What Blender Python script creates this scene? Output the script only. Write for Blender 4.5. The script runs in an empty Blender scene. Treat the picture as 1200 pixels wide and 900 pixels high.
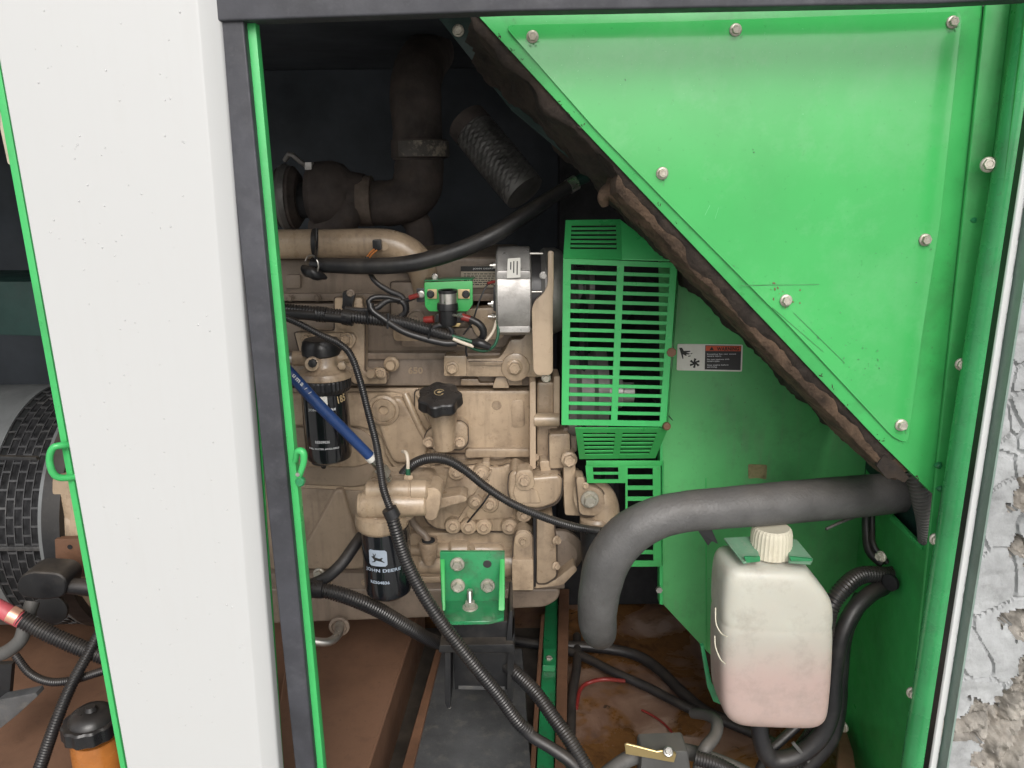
import bpy, bmesh, math, random
import numpy as np
from mathutils import Vector, Matrix, noise as mnoise
random.seed(7)
R = math.radians
scene = bpy.context.scene
COL = scene.collection

# ------------------------------------------------------------------ camera
F = 900.0
cam_d = bpy.data.cameras.new("camera")
cam_d.sensor_width = 36.0
cam_d.lens = 36.0 * F / 1200.0
cam_d.clip_start = 0.02
cam_d.clip_end = 500
cam = bpy.data.objects.new("camera", cam_d)
COL.objects.link(cam)
PITCH, ROLL = R(14.8), R(-0.6)
rotm = Matrix.Rotation(R(90) - PITCH, 3, 'X') @ Matrix.Rotation(ROLL, 3, 'Z')
cam.rotation_euler = rotm.to_euler()
cam.location = (0, 0, 0)
scene.camera = cam
RIGHT, UP, BACK = rotm.col[0], rotm.col[1], rotm.col[2]
FWD = -BACK

# ------------------------------------------------------------------ light
world = bpy.data.worlds.new("World")
scene.world = world
world.use_nodes = True
wn = world.node_tree
bgn = wn.nodes["Background"]
sky = wn.nodes.new("ShaderNodeTexSky")
sky.sky_type = 'NISHITA'
sky.sun_disc = False
sky.sun_elevation = R(38)
sky.sun_rotation = R(173)
sky.air_density = 1.0
sky.dust_density = 4.0
sky.ozone_density = 1.0
hs = wn.nodes.new("ShaderNodeHueSaturation")
hs.inputs["Saturation"].default_value = 0.28
wn.links.new(sky.outputs[0], hs.inputs["Color"])
wn.links.new(hs.outputs[0], bgn.inputs[0])
bgn.inputs[1].default_value = 0.15
sun_d = bpy.data.lights.new("sun", 'SUN')
sun_d.energy = 1.05
sun_d.angle = R(30)
sun_d.color = (1.0, 0.975, 0.94)
sun = bpy.data.objects.new("sun", sun_d)
COL.objects.link(sun)
sun.rotation_euler = (R(52), 0, R(7))      # from behind the camera, rather high, a touch right
sun.location = (0, -3, 3)
scene.view_settings.view_transform = 'Standard'
scene.view_settings.look = 'None'
scene.view_settings.gamma = 1.0
scene.view_settings.exposure = 0.27

# ------------------------------------------------------------------ projection helpers (photograph px -> point at distance Y)
def P(x, y, Y):
    d = FWD * F + RIGHT * (x - 600) - UP * (y - 450)
    return d * (Y / d.y)
def PZ(x, y, Z):
    d = FWD * F + RIGHT * (x - 600) - UP * (y - 450)
    return d * (Z / d.z)
def mpp(x, y, Y):
    return P(x, y, Y).dot(FWD) / F
def PT(p):
    return p if isinstance(p, Vector) else P(*p)

# ------------------------------------------------------------------ materials
def M(name, col, rough=.5, metal=0., var=.12, vscale=9., dirt=None, damt=.35, dscale=7., dsharp=.15,
      bump=.0002, bscale=350., coat=0., dust=0., dustcol=(.20, .16, .12), spec=.5, rvar=.12, streak=0., streakcol=(.10, .07, .05), fleck=0., fleckcol=(.06, .04, .03)):
    m = bpy.data.materials.new(name)
    m.use_nodes = True
    nt = m.node_tree; N = nt.nodes; L = nt.links
    b = N["Principled BSDF"]
    tc = N.new("ShaderNodeTexCoord")
    geo = N.new("ShaderNodeNewGeometry")
    oi = N.new("ShaderNodeObjectInfo")
    add = N.new("ShaderNodeVectorMath"); add.operation = 'ADD'
    L.new(geo.outputs["Position"], add.inputs[0])
    comb = N.new("ShaderNodeCombineXYZ")
    L.new(oi.outputs["Random"], comb.inputs[0]); L.new(oi.outputs["Random"], comb.inputs[1])
    L.new(comb.outputs[0], add.inputs[1])
    co = add.outputs[0]
    def noise(scale, detail=5, rough_=.6):
        n = N.new("ShaderNodeTexNoise"); n.inputs["Scale"].default_value = scale
        n.inputs["Detail"].default_value = detail; n.inputs["Roughness"].default_value = rough_
        L.new(co, n.inputs["Vector"]); return n.outputs["Fac"]
    def mrange(src, a, b_, c, d):
        n = N.new("ShaderNodeMapRange"); n.inputs[1].default_value = a; n.inputs[2].default_value = b_
        n.inputs[3].default_value = c; n.inputs[4].default_value = d; L.new(src, n.inputs[0]); return n.outputs[0]
    def mix(fac, A, B, mode='MIX'):
        n = N.new("ShaderNodeMix"); n.data_type = 'RGBA'; n.blend_type = mode
        if isinstance(fac, float): n.inputs[0].default_value = fac
        else: L.new(fac, n.inputs[0])
        for i, v in ((6, A), (7, B)):
            if isinstance(v, tuple): n.inputs[i].default_value = (*v, 1)
            else: L.new(v, n.inputs[i])
        return n.outputs[2]
    n1 = noise(vscale)
    lo = tuple(max(0, c * (1 - var * 2.2)) for c in col); hi = tuple(min(1, c * (1 + var)) for c in col)
    c = mix(mrange(n1, .3, .7, 0, 1), lo, hi)
    if dirt:
        n2 = noise(dscale, 9, .68)
        c = mix(mrange(n2, .52, .52 + dsharp + .02, 0, damt), c, dirt)
        n2b = noise(dscale * 7, 6, .7)
        c = mix(mrange(n2b, .55, .75, 0, damt * .7), c, dirt)
    if streak:
        vm = N.new("ShaderNodeVectorMath"); vm.operation = 'MULTIPLY'; vm.inputs[1].default_value = (95, 95, 9); L.new(co, vm.inputs[0])
        ns = N.new("ShaderNodeTexNoise"); ns.inputs["Scale"].default_value = 1; ns.inputs["Detail"].default_value = 5; L.new(vm.outputs[0], ns.inputs["Vector"])
        n5 = noise(6, 4)
        ml = N.new("ShaderNodeMath"); ml.operation = 'MULTIPLY'; L.new(mrange(ns.outputs["Fac"], .50, .72, 0, streak), ml.inputs[0]); L.new(mrange(n5, .42, .62, .15, 1), ml.inputs[1])
        c = mix(ml.outputs[0], c, streakcol)
    if fleck:
        n4 = noise(160, 3, .7)
        c = mix(mrange(n4, .66, .72, 0, fleck), c, fleckcol)
    if dust:
        sx = N.new("ShaderNodeSeparateXYZ"); L.new(geo.outputs["Normal"], sx.inputs[0])
        up = mrange(sx.outputs[2], .1, .9, 0, 1)
        mm = N.new("ShaderNodeMath"); mm.operation = 'MULTIPLY'
        L.new(up, mm.inputs[0]); L.new(mrange(noise(25, 6), .35, .65, dust * .4, dust), mm.inputs[1])
        c = mix(mm.outputs[0], c, dustcol)
    L.new(c, b.inputs["Base Color"])
    L.new(mrange(noise(vscale * 3), .3, .7, max(.03, rough - rvar), min(1, rough + rvar)), b.inputs["Roughness"])
    b.inputs["Metallic"].default_value = metal
    b.inputs["Specular IOR Level"].default_value = spec
    if coat:
        b.inputs["Coat Weight"].default_value = coat; b.inputs["Coat Roughness"].default_value = .08
    if bump:
        bp = N.new("ShaderNodeBump"); bp.inputs["Distance"].default_value = bump; bp.inputs["Strength"].default_value = 1
        L.new(noise(bscale, 4), bp.inputs["Height"]); L.new(bp.outputs[0], b.inputs["Normal"])
    return m

GR = (.05, .40, .10)
m = {}
m['green_gloss'] = M('green gloss paint', (.056, .415, .105), .17, var=.07, vscale=4, bump=.00005, bscale=160, coat=.55, rvar=.05, dirt=(.16, .46, .20), damt=.4, dscale=3.2, dsharp=.12, fleck=.25, fleckcol=(.02, .15, .04))
m['green'] = M('green paint', GR, .38, var=.10, vscale=7, dirt=(.03, .09, .03), damt=.35, dscale=9, bump=.0001, bscale=220, coat=.15, fleck=.3)
m['green_edge'] = M('green edge paint', (.055, .45, .125), .35, var=.06, dirt=(.05, .12, .05), damt=.25, bump=.0001, fleck=.3)
m['green_dusty'] = M('dusty green wall', (.10, .43, .14), .42, var=.12, vscale=5, dirt=(.06, .17, .07), damt=.5, dscale=6, bump=.0002, bscale=120, fleck=.35, streak=.45, streakcol=(.13, .28, .13))
m['green_worn'] = M('chipped green paint', (.022, .235, .085), .35, var=.15, dirt=(.05, .06, .04), damt=.7, dscale=22, bump=.0003, bscale=200, coat=.3, fleck=.8)
m['haze'] = M('blue-grey haze', (.055, .064, .076), .85, var=.25, vscale=3, bump=.0005, bscale=60)  # blue-grey lens haze of the deep bay, put into wall and roof colour
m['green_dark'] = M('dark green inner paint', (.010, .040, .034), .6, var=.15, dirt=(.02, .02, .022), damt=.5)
m['dark'] = M('sooty dark lining', (.018, .018, .02), .85, var=.3, bump=.0008, bscale=60)
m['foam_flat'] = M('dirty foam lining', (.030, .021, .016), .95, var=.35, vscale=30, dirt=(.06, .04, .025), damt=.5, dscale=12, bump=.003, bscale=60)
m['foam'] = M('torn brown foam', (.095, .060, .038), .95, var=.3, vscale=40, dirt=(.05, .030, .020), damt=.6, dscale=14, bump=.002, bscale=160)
m['beige'] = M('beige engine paint', (.42, .315, .215), .34, var=.14, vscale=10, dirt=(.10, .065, .045), damt=.6, dscale=13, dsharp=.16, bump=.0004, bscale=300, coat=.3, fleck=.45, dust=.12, streak=.5)
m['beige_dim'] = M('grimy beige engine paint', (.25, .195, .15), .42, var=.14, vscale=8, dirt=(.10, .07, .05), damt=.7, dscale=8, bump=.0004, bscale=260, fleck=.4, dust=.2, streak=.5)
m['beige_clean'] = M('clean beige engine paint', (.47, .355, .25), .36, var=.06, vscale=10, dirt=(.2, .14, .09), damt=.3, dscale=12, bump=.0003, bscale=300, coat=.2, fleck=.2, streak=.5)
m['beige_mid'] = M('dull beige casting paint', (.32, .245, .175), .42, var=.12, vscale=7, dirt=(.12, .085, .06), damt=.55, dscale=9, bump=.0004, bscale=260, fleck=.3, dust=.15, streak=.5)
m['white'] = M('white body paint', (.51, .514, .51), .34, var=.006, vscale=2, bump=0, rvar=.01, dirt=(.50, .49, .46), damt=.10, dscale=5, dsharp=.3, streak=.10, streakcol=(.42, .41, .38))
m['seal'] = M('black rubber seal', (.045, .046, .055), .6, var=.2, vscale=12, dirt=(.10, .10, .11), damt=.35, dscale=20, bump=.0003, bscale=90)
m['black'] = M('black plastic', (.016, .016, .018), .35, var=.2, dirt=(.05, .045, .04), damt=.35, dscale=20, bump=.0001, dust=.15)
m['black_gloss'] = M('glossy black filter paint', (.010, .011, .014), .16, var=.1, bump=.00005, bscale=60, coat=.5, rvar=.05, dirt=(.04, .035, .03), damt=.25, dscale=14)
m['rubber'] = M('black rubber hose', (.014, .014, .016), .42, var=.2, dirt=(.06, .055, .05), damt=.35, dscale=16, bump=.0002, bscale=200, dust=.2)
m['conduit'] = M('corrugated conduit', (.013, .013, .015), .34, var=.15, dirt=(.055, .05, .045), damt=.35, dscale=14, bump=0, dust=.2)
m['coolant'] = M('dusty rubber coolant hose', (.095, .093, .092), .5, var=.16, vscale=14, dirt=(.05, .047, .045), damt=.6, dscale=9, bump=.0009, bscale=300, fleck=.35, fleckcol=(.2, .2, .19), dust=.25, dustcol=(.22, .19, .16))
m['greyhose'] = M('grey hose', (.085, .085, .082), .6, var=.15, dirt=(.05, .045, .04), damt=.5, dscale=12, bump=.0003, dust=.3)
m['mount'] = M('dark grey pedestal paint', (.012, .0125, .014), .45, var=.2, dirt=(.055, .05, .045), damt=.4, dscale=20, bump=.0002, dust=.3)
m['rail'] = M('dusty grey rail', (.085, .086, .088), .5, var=.2, vscale=12, dirt=(.16, .15, .13), damt=.5, dscale=40, bump=.0006, bscale=200)
m['alu'] = M('cast aluminium', (.50, .48, .46), .36, metal=.35, var=.18, vscale=14, dirt=(.10, .08, .065), damt=.5, dscale=16, bump=.0003, bscale=240)
m['alu_dark'] = M('grimy aluminium', (.22, .21, .20), .5, metal=.5, var=.2, vscale=14, dirt=(.06, .05, .04), damt=.6, dscale=16, bump=.0003)
m['zinc'] = M('zinc plated steel', (.62, .60, .56), .32, metal=.9, var=.12, dirt=(.20, .14, .09), damt=.45, dscale=40, bump=.0001)
m['boltg'] = M('dull plated bolt', (.50, .47, .40), .40, metal=.5, var=.15, dirt=(.22, .16, .10), damt=.5, dscale=60, bump=.0002, bscale=300)
m['brass'] = M('yellow brass', (.55, .42, .20), .35, metal=.8, var=.1, dirt=(.2, .14, .07), damt=.3)
m['tab'] = M('yellow chromate steel tab', (.60, .46, .26), .4, metal=.3, var=.1)
m['rustlip'] = M('rusty brown steel', (.17, .085, .048), .6, var=.2, dirt=(.07, .04, .025), damt=.6, dscale=12, bump=.0003)
m['tank'] = M('brown tank top', (.21, .115, .072), .45, var=.22, vscale=5, dirt=(.09, .05, .034), damt=.6, dscale=5, bump=.0004, bscale=200, fleck=.5)
m['label_white'] = M('white sticker', (.75, .73, .68), .4, var=.03, bump=0, dirt=(.5, .45, .38), damt=.3, dscale=40)
m['print_black'] = M('black print', (.02, .02, .02), .5, var=0, bump=0)
m['label_dark'] = M('dark sticker field', (.035, .033, .035), .4, var=.08, bump=0)
m['orange'] = M('orange warning band', (.62, .10, .04), .4, var=.04, bump=0)
m['print_white'] = M('pale print', (.62, .63, .64), .45, var=.04, bump=0)
m['badge'] = M('pale blue grey badge print', (.36, .42, .50), .4, var=.04, bump=0)
m['cream'] = M('cream data plate', (.50, .44, .34), .5, var=.08, bump=0, dirt=(.15, .11, .08), damt=.4, dscale=30)
m['redwire'] = M('red insulation', (.20, .022, .018), .4, var=.1, dirt=(.08, .02, .015), damt=.4)
m['redcable'] = M('faded red cable', (.50, .09, .11), .5, var=.1, dirt=(.2, .06, .05), damt=.4)
m['copper'] = M('copper ferrule', (.75, .42, .30), .35, metal=.6, var=.1)
m['bluehose'] = M('blue hose', (.020, .055, .18), .38, var=.12, dirt=(.02, .025, .05), damt=.4, dscale=12, bump=.0002, bscale=300)
m['whitewire'] = M('off white wire', (.60, .52, .42), .45, var=.05, bump=0)
m['greenwire'] = M('dark green wire', (.012, .09, .045), .4, var=.05, bump=0)
m['orangewire'] = M('orange wire', (.45, .16, .04), .45, var=.05, bump=0)
m['amber'] = M('amber filter bowl', (.45, .16, .035), .3, var=.12, dirt=(.22, .08, .02), damt=.5, bump=.0001, coat=.3)
m['soot'] = M('exhaust lagging', (.068, .054, .048), .85, var=.3, vscale=14, dirt=(.09, .065, .05), damt=.5, dscale=10, bump=.001, bscale=90)
m['braid'] = M('braided steel', (.12, .115, .11), .5, metal=.4, var=.25, vscale=30, bump=.0003)
m['cap'] = M('cream plastic cap', (.60, .56, .44), .45, var=.06, dirt=(.36, .30, .20), damt=.4, dscale=25, bump=.0001)
m['ground'] = M('concrete ground', (.40, .39, .37), .85, var=.15, vscale=2, dirt=(.18, .17, .15), damt=.5, dscale=1.5, bump=.002, bscale=40)

def rusty_floor():
    mt = M('stained rusty floor', (.2, .13, .1), .6, var=.15, vscale=9, bump=.0005, bscale=120)
    nt = mt.node_tree; N = nt.nodes; L = nt.links; b = N["Principled BSDF"]
    geo = N.new("ShaderNodeNewGeometry")
    def nz(s, d=8, r=.6, off=0):
        a = N.new("ShaderNodeVectorMath"); a.operation = 'ADD'; a.inputs[1].default_value = (off, off, 0)
        L.new(geo.outputs["Position"], a.inputs[0])
        n = N.new("ShaderNodeTexNoise"); n.inputs["Scale"].default_value = s; n.inputs["Detail"].default_value = d
        n.inputs["Roughness"].default_value = r; n.inputs["Distortion"].default_value = .6; L.new(a.outputs[0], n.inputs["Vector"]); return n.outputs["Fac"]
    def ramp(src, stops):
        r = N.new("ShaderNodeValToRGB"); r.color_ramp.elements[0].position = stops[0][0]; r.color_ramp.elements[0].color = (*stops[0][1], 1)
        r.color_ramp.elements[1].position = stops[-1][0]; r.color_ramp.elements[1].color = (*stops[-1][1], 1)
        for p_, c in stops[1:-1]:
            e = r.color_ramp.elements.new(p_); e.color = (*c, 1)
        L.new(src, r.inputs[0]); return r.outputs[0]
    c1 = ramp(nz(9), [(.28, (.08, .044, .028)), (.42, (.17, .095, .062)), (.56, (.23, .14, .095)), (.66, (.33, .23, .175))])
    f = ramp(nz(5.5, 8, .62, 3.3), [(.47, (0, 0, 0)), (.53, (1, 1, 1))])
    x = N.new("ShaderNodeMix"); x.data_type = 'RGBA'; L.new(f, x.inputs[0]); L.new(c1, x.inputs[6])
    c2 = ramp(nz(20, 8, .7, 1.1), [(.33, (.06, .03, .014)), (.52, (.18, .085, .030)), (.7, (.14, .074, .034))])
    L.new(c2, x.inputs[7])
    f3 = ramp(nz(42, 6, .7, 5), [(.65, (0, 0, 0)), (.70, (.8, .8, .8))])
    x2 = N.new("ShaderNodeMix"); x2.data_type = 'RGBA'; L.new(f3, x2.inputs[0]); L.new(x.outputs[2], x2.inputs[6]); x2.inputs[7].default_value = (.014, .012, .01, 1)
    L.new(x2.outputs[2], b.inputs["Base Color"])
    r2 = ramp(nz(5.5, 8, .62, 3.3), [(.47, (.65, .65, .65)), (.55, (.16, .16, .16))])
    L.new(r2, b.inputs["Roughness"])
    return mt
m['floor'] = rusty_floor()

def bottle_mat():
    mt = M('translucent bottle plastic', (.6, .58, .5), .42, var=.03, bump=.0002, bscale=60)
    nt = mt.node_tree; N = nt.nodes; L = nt.links; b = N["Principled BSDF"]
    geo = N.new("ShaderNodeNewGeometry"); sp = N.new("ShaderNodeSeparateXYZ"); L.new(geo.outputs["Position"], sp.inputs[0])
    n = N.new("ShaderNodeTexNoise"); n.inputs["Scale"].default_value = 14; n.inputs["Detail"].default_value = 6; L.new(geo.outputs["Position"], n.inputs["Vector"])
    z1 = P(900, 725, .92).z; z0 = P(900, 815, .92).z
    mr = N.new("ShaderNodeMapRange"); mr.inputs[1].default_value = z1; mr.inputs[2].default_value = z0; L.new(sp.outputs[2], mr.inputs[0])
    ad = N.new("ShaderNodeMath"); ad.operation = 'MULTIPLY_ADD'; L.new(n.outputs[0], ad.inputs[0]); ad.inputs[1].default_value = .5; L.new(mr.outputs[0], ad.inputs[2])
    rp = N.new("ShaderNodeValToRGB"); L.new(ad.outputs[0], rp.inputs[0])
    rp.color_ramp.elements[0].position = .15; rp.color_ramp.elements[0].color = (.50, .495, .43, 1)
    rp.color_ramp.elements[1].position = 1.0; rp.color_ramp.elements[1].color = (.43, .325, .295, 1)
    e = rp.color_ramp.elements.new(.5); e.color = (.43, .405, .355, 1)
    n2 = N.new("ShaderNodeTexNoise"); n2.inputs["Scale"].default_value = 24; n2.inputs["Detail"].default_value = 8; n2.inputs["Roughness"].default_value = .7
    L.new(geo.outputs["Position"], n2.inputs["Vector"])
    m2 = N.new("ShaderNodeMapRange"); m2.inputs[1].default_value = .50; m2.inputs[2].default_value = .74; m2.inputs[4].default_value = .5; L.new(n2.outputs[0], m2.inputs[0])
    x = N.new("ShaderNodeMix"); x.data_type = 'RGBA'; L.new(m2.outputs[0], x.inputs[0]); L.new(rp.outputs[0], x.inputs[6]); x.inputs[7].default_value = (.25, .21, .18, 1)
    L.new(x.outputs[2], b.inputs["Base Color"])
    b.inputs["Subsurface Weight"].default_value = .35; b.inputs["Subsurface Radius"].default_value = (.03, .02, .015); b.inputs["Subsurface Scale"].default_value = .3
    return mt
m['bottle'] = bottle_mat()
m['rockpaint'] = M('flaking grey paint', (.40, .41, .415), .8, var=.16, vscale=12, dirt=(.22, .22, .22), damt=.45, dscale=30, bump=.0012, bscale=170)
m['rock'] = M('rough pale stone', (.34, .315, .28), .9, var=.25, vscale=30, dirt=(.17, .14, .11), damt=.6, dscale=18, bump=.002, bscale=110)

# ------------------------------------------------------------------ object plumbing
WL = {}
def fin(name, me, mat, parent=None, smooth=35, center=None):
    """link a mesh whose vertices are in world coordinates; origin goes to its middle"""
    n = len(me.vertices)
    co = np.empty(n * 3); me.vertices.foreach_get('co', co); co = co.reshape(-1, 3)
    c = (co.min(0) + co.max(0)) / 2 if center is None else np.array(center)
    me.vertices.foreach_set('co', (co - c).ravel())
    if smooth:
        me.polygons.foreach_set('use_smooth', [True] * len(me.polygons))
        me.set_sharp_from_angle(angle=R(smooth))
    me.update()
    if mat is not None: me.materials.append(m[mat] if isinstance(mat, str) else mat)
    o = bpy.data.objects.new(name, me)
    COL.objects.link(o)
    place(o, Vector(c), parent)
    return o
def place(o, c, parent):
    WL[o.name] = Vector(c)
    if parent is not None:
        o.parent = parent
        o.location = Vector(c) - WL[parent.name]
    else:
        o.location = c
def tag(o, label=None, cat=None, group=None, kind=None):
    if label: o['label'] = label
    if cat: o['category'] = cat
    if group: o['group'] = group
    if kind: o['kind'] = kind
    return o
def thing(name, label, cat, at, group=None):
    o = bpy.data.objects.new(name, None); COL.objects.link(o)
    o.empty_display_size = .02
    place(o, PT(at), None)
    return tag(o, label, cat, group)
def mesh_of(bm, name):
    me = bpy.data.meshes.new(name); bm.to_mesh(me); bm.free(); return me

def rnd(pts, r, n=4):
    """round the corners of a polygon (px)"""
    out = []; k = len(pts)
    for i in range(k):
        a, b, c = Vector(pts[i - 1]).to_2d(), Vector(pts[i]).to_2d(), Vector(pts[(i + 1) % k]).to_2d()
        u, v = a - b, c - b
        rr = min(r, u.length * .45, v.length * .45)
        p0, p1 = b + u.normalized() * rr, b + v.normalized() * rr
        for j in range(n + 1):
            t = j / n
            q = p0 * (1 - t) ** 2 + b * 2 * t * (1 - t) + p1 * t * t
            out.append((q.x, q.y))
    return out

def extr(name, pts, Y, th, mat='beige', parent=None, r=0, bev=1.2, seg=2, taper=0, smooth=35):
    """polygon in photograph px, standing in the plane Y, going back by th metres; front edge bevelled"""
    if r: pts = rnd(pts, r)
    bm = bmesh.new()
    V = [P(x, y, Y) for x, y in pts]
    fv = [bm.verts.new(v) for v in V]
    cen = sum(V, Vector()) / len(V)
    bv = [bm.verts.new(v + Vector((0, th, 0)) + (v - cen) * taper) for v in V]
    f = bm.faces.new(fv); bm.faces.new(bv[::-1])
    k = len(V)
    for i in range(k):
        bm.faces.new((fv[i], bv[i], bv[(i + 1) % k], fv[(i + 1) % k]))
    bmesh.ops.recalc_face_normals(bm, faces=bm.faces)
    if bev:
        es = list(f.edges)
        bmesh.ops.bevel(bm, geom=es, offset=bev * mpp(pts[0][0], pts[0][1], Y), segments=seg, profile=.6, affect='EDGES', clamp_overlap=True)
    return fin(name, mesh_of(bm, name), mat, parent, smooth)

def plate(name, pts3, th_vec, mat, parent=None, bev=.0006):
    """arbitrary 3-D polygon given thickness along th_vec"""
    bm = bmesh.new()
    V = [PT(p) for p in pts3]
    t = Vector(th_vec)
    a = [bm.verts.new(v) for v in V]; b = [bm.verts.new(v + t) for v in V]
    bm.faces.new(a); bm.faces.new(b[::-1]); k = len(V)
    for i in range(k): bm.faces.new((a[i], b[i], b[(i + 1) % k], a[(i + 1) % k]))
    bmesh.ops.recalc_face_normals(bm, faces=bm.faces)
    if bev: bmesh.ops.bevel(bm, geom=list(bm.edges), offset=bev, segments=1, profile=.5, affect='EDGES', clamp_overlap=True)
    return fin(name, mesh_of(bm, name), mat, parent)

def box(name, lo, hi, mat, parent=None, bev=.002):
    x0, y0, z0 = lo; x1, y1, z1 = hi
    return plate(name, [Vector((x0, y0, z0)), Vector((x1, y0, z0)), Vector((x1, y0, z1)), Vector((x0, y0, z1))], (0, y1 - y0, 0), mat, parent, bev)

def frame_of(ax):
    ax = ax.normalized()
    u = ax.cross(Vector((0, 0, 1)))
    if u.length < .1: u = ax.cross(Vector((1, 0, 0)))
    u.normalize(); return ax, u, ax.cross(u).normalized()

def revolve(name, org, axis, prof, mat, parent=None, n=28, lobes=0, lobe_amp=0, smooth=35, ph=0):
    """prof: (t metres along the axis, radius metres)"""
    ax, u, v = frame_of(Vector(axis)); org = Vector(org)
    verts = []; faces = []
    for t, r in prof:
        for i in range(n):
            a = 2 * math.pi * i / n + ph
            rr = r * (1 + lobe_amp * math.cos(lobes * a)) if lobes else r
            verts.append(org + ax * t + (u * math.cos(a) + v * math.sin(a)) * rr)
    for j in range(len(prof) - 1):
        for i in range(n):
            faces.append((j * n + i, j * n + (i + 1) % n, (j + 1) * n + (i + 1) % n, (j + 1) * n + i))
    faces.append(tuple(range(n))[::-1]); faces.append(tuple((len(prof) - 1) * n + i for i in range(n)))
    me = bpy.data.meshes.new(name); me.from_pydata([tuple(q) for q in verts], [], faces)
    bm = bmesh.new(); bm.from_mesh(me); bmesh.ops.recalc_face_normals(bm, faces=bm.faces); bm.to_mesh(me); bm.free()
    return fin(name, me, mat, parent, smooth)

def lv(name, x, Y, prof, mat='beige', parent=None, n=32, **k):
    """vertical turned shape: prof (y px, radius px)"""
    y0 = prof[0][0]; o = P(x, y0, Y)
    pr = [(-(P(x, y, Y).z - o.z), r * mpp(x, y, Y)) for y, r in prof]
    return revolve(name, o, (0, 0, -1), pr, mat, parent, n, **k)
def lx(name, y, Y, prof, mat='beige', parent=None, n=28, **k):
    """turned shape lying along X: prof (x px, radius px)"""
    x0 = prof[0][0]; o = P(x0, y, Y)
    pr = [(P(x, y, Y).x - o.x, r * mpp(x, y, Y)) for x, r in prof]
    return revolve(name, o, (1, 0, 0), pr, mat, parent, n, **k)
def ly(name, x, y, Y, prof, mat='beige', parent=None, n=28, axis=(0, -1, 0), **k):
    """turned shape facing the viewer: prof (px towards the viewer from Y, radius px)"""
    s = mpp(x, y, Y)
    return revolve(name, P(x, y, Y), axis, [(t * s, r * s) for t, r in prof], mat, parent, n, **k)

def spline(pts, step):
    P_ = [pts[0] * 2 - pts[1]] + pts + [pts[-1] * 2 - pts[-2]]
    out = []
    for i in range(1, len(P_) - 2):
        p0, p1, p2, p3 = P_[i - 1:i + 3]
        n = max(2, int((p2 - p1).length / step))
        for j in range(n):
            t = j / n
            out.append(.5 * ((2 * p1) + (p2 - p0) * t + (2 * p0 - 5 * p1 + 4 * p2 - p3) * t * t + (3 * p1 - p0 - 3 * p2 + p3) * t ** 3))
    out.append(pts[-1]); return out

def tube(name, pts, rad, mat='rubber', parent=None, corr=0, n=14, step=None, depth=.87, lump=0, seed=0):
    """hose along px/Y points; rad px (number or list per point); corr = rib pitch in px"""
    W = [PT(p) for p in pts]
    s0 = sum(w.dot(FWD) for w in W) / len(W) / F
    rads = rad if isinstance(rad, (list, tuple)) else [rad] * len(W)
    fine = (corr * s0 / 4) if corr else (step or 5) * s0
    dens = spline(W, fine * .5)
    # resample evenly
    L_ = [0.]
    for a, b in zip(dens, dens[1:]): L_.append(L_[-1] + (b - a).length)
    tot = L_[-1]; k = max(3, int(tot / fine)); pl = []; j = 0
    wl = [0.]
    # radius by nearest control point parameter
    idx = []
    for w in W:
        idx.append(min(range(len(dens)), key=lambda q: (dens[q] - w).length_squared))
    ctrl = [L_[q] for q in idx]; ctrl[0] = 0; ctrl[-1] = tot
    for q in range(1, len(ctrl)): ctrl[q] = max(ctrl[q], ctrl[q - 1] + 1e-6)
    rr = []
    for i in range(k + 1):
        d = tot * i / k
        while j < len(L_) - 2 and L_[j + 1] < d: j += 1
        t = (d - L_[j]) / max(1e-9, L_[j + 1] - L_[j])
        pl.append(dens[j].lerp(dens[j + 1], min(1, max(0, t))))
        r = float(np.interp(d, ctrl, rads)) * s0
        if corr: r *= (1, 1, depth, depth)[i % 4]
        if lump: r *= 1 + lump * mnoise.noise(Vector((d * 30, seed, 0)))
        rr.append(r)
    verts, faces = [], []
    t0 = (pl[1] - pl[0]).normalized(); _, u, v = frame_of(t0)
    for i, p in enumerate(pl):
        t1 = (pl[min(i + 1, k)] - pl[max(i - 1, 0)]).normalized()
        u = (u - t1 * u.dot(t1)).normalized(); v = t1.cross(u)
        for q in range(n):
            a = 2 * math.pi * q / n
            r = rr[i]
            if lump: r *= 1 + lump * mnoise.noise(Vector((math.cos(a) * 1.3, math.sin(a) * 1.3, i * fine * 60 + seed)))
            verts.append(p + (u * math.cos(a) + v * math.sin(a)) * r)
    for i in range(k):
        for q in range(n):
            faces.append((i * n + q, i * n + (q + 1) % n, (i + 1) * n + (q + 1) % n, (i + 1) * n + q))
    faces.append(tuple(range(n))[::-1]); faces.append(tuple(k * n + q for q in range(n)))
    me = bpy.data.meshes.new(name); me.from_pydata([tuple(q) for q in verts], [], faces)
    return fin(name, me, mat, parent, 60)

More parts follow.
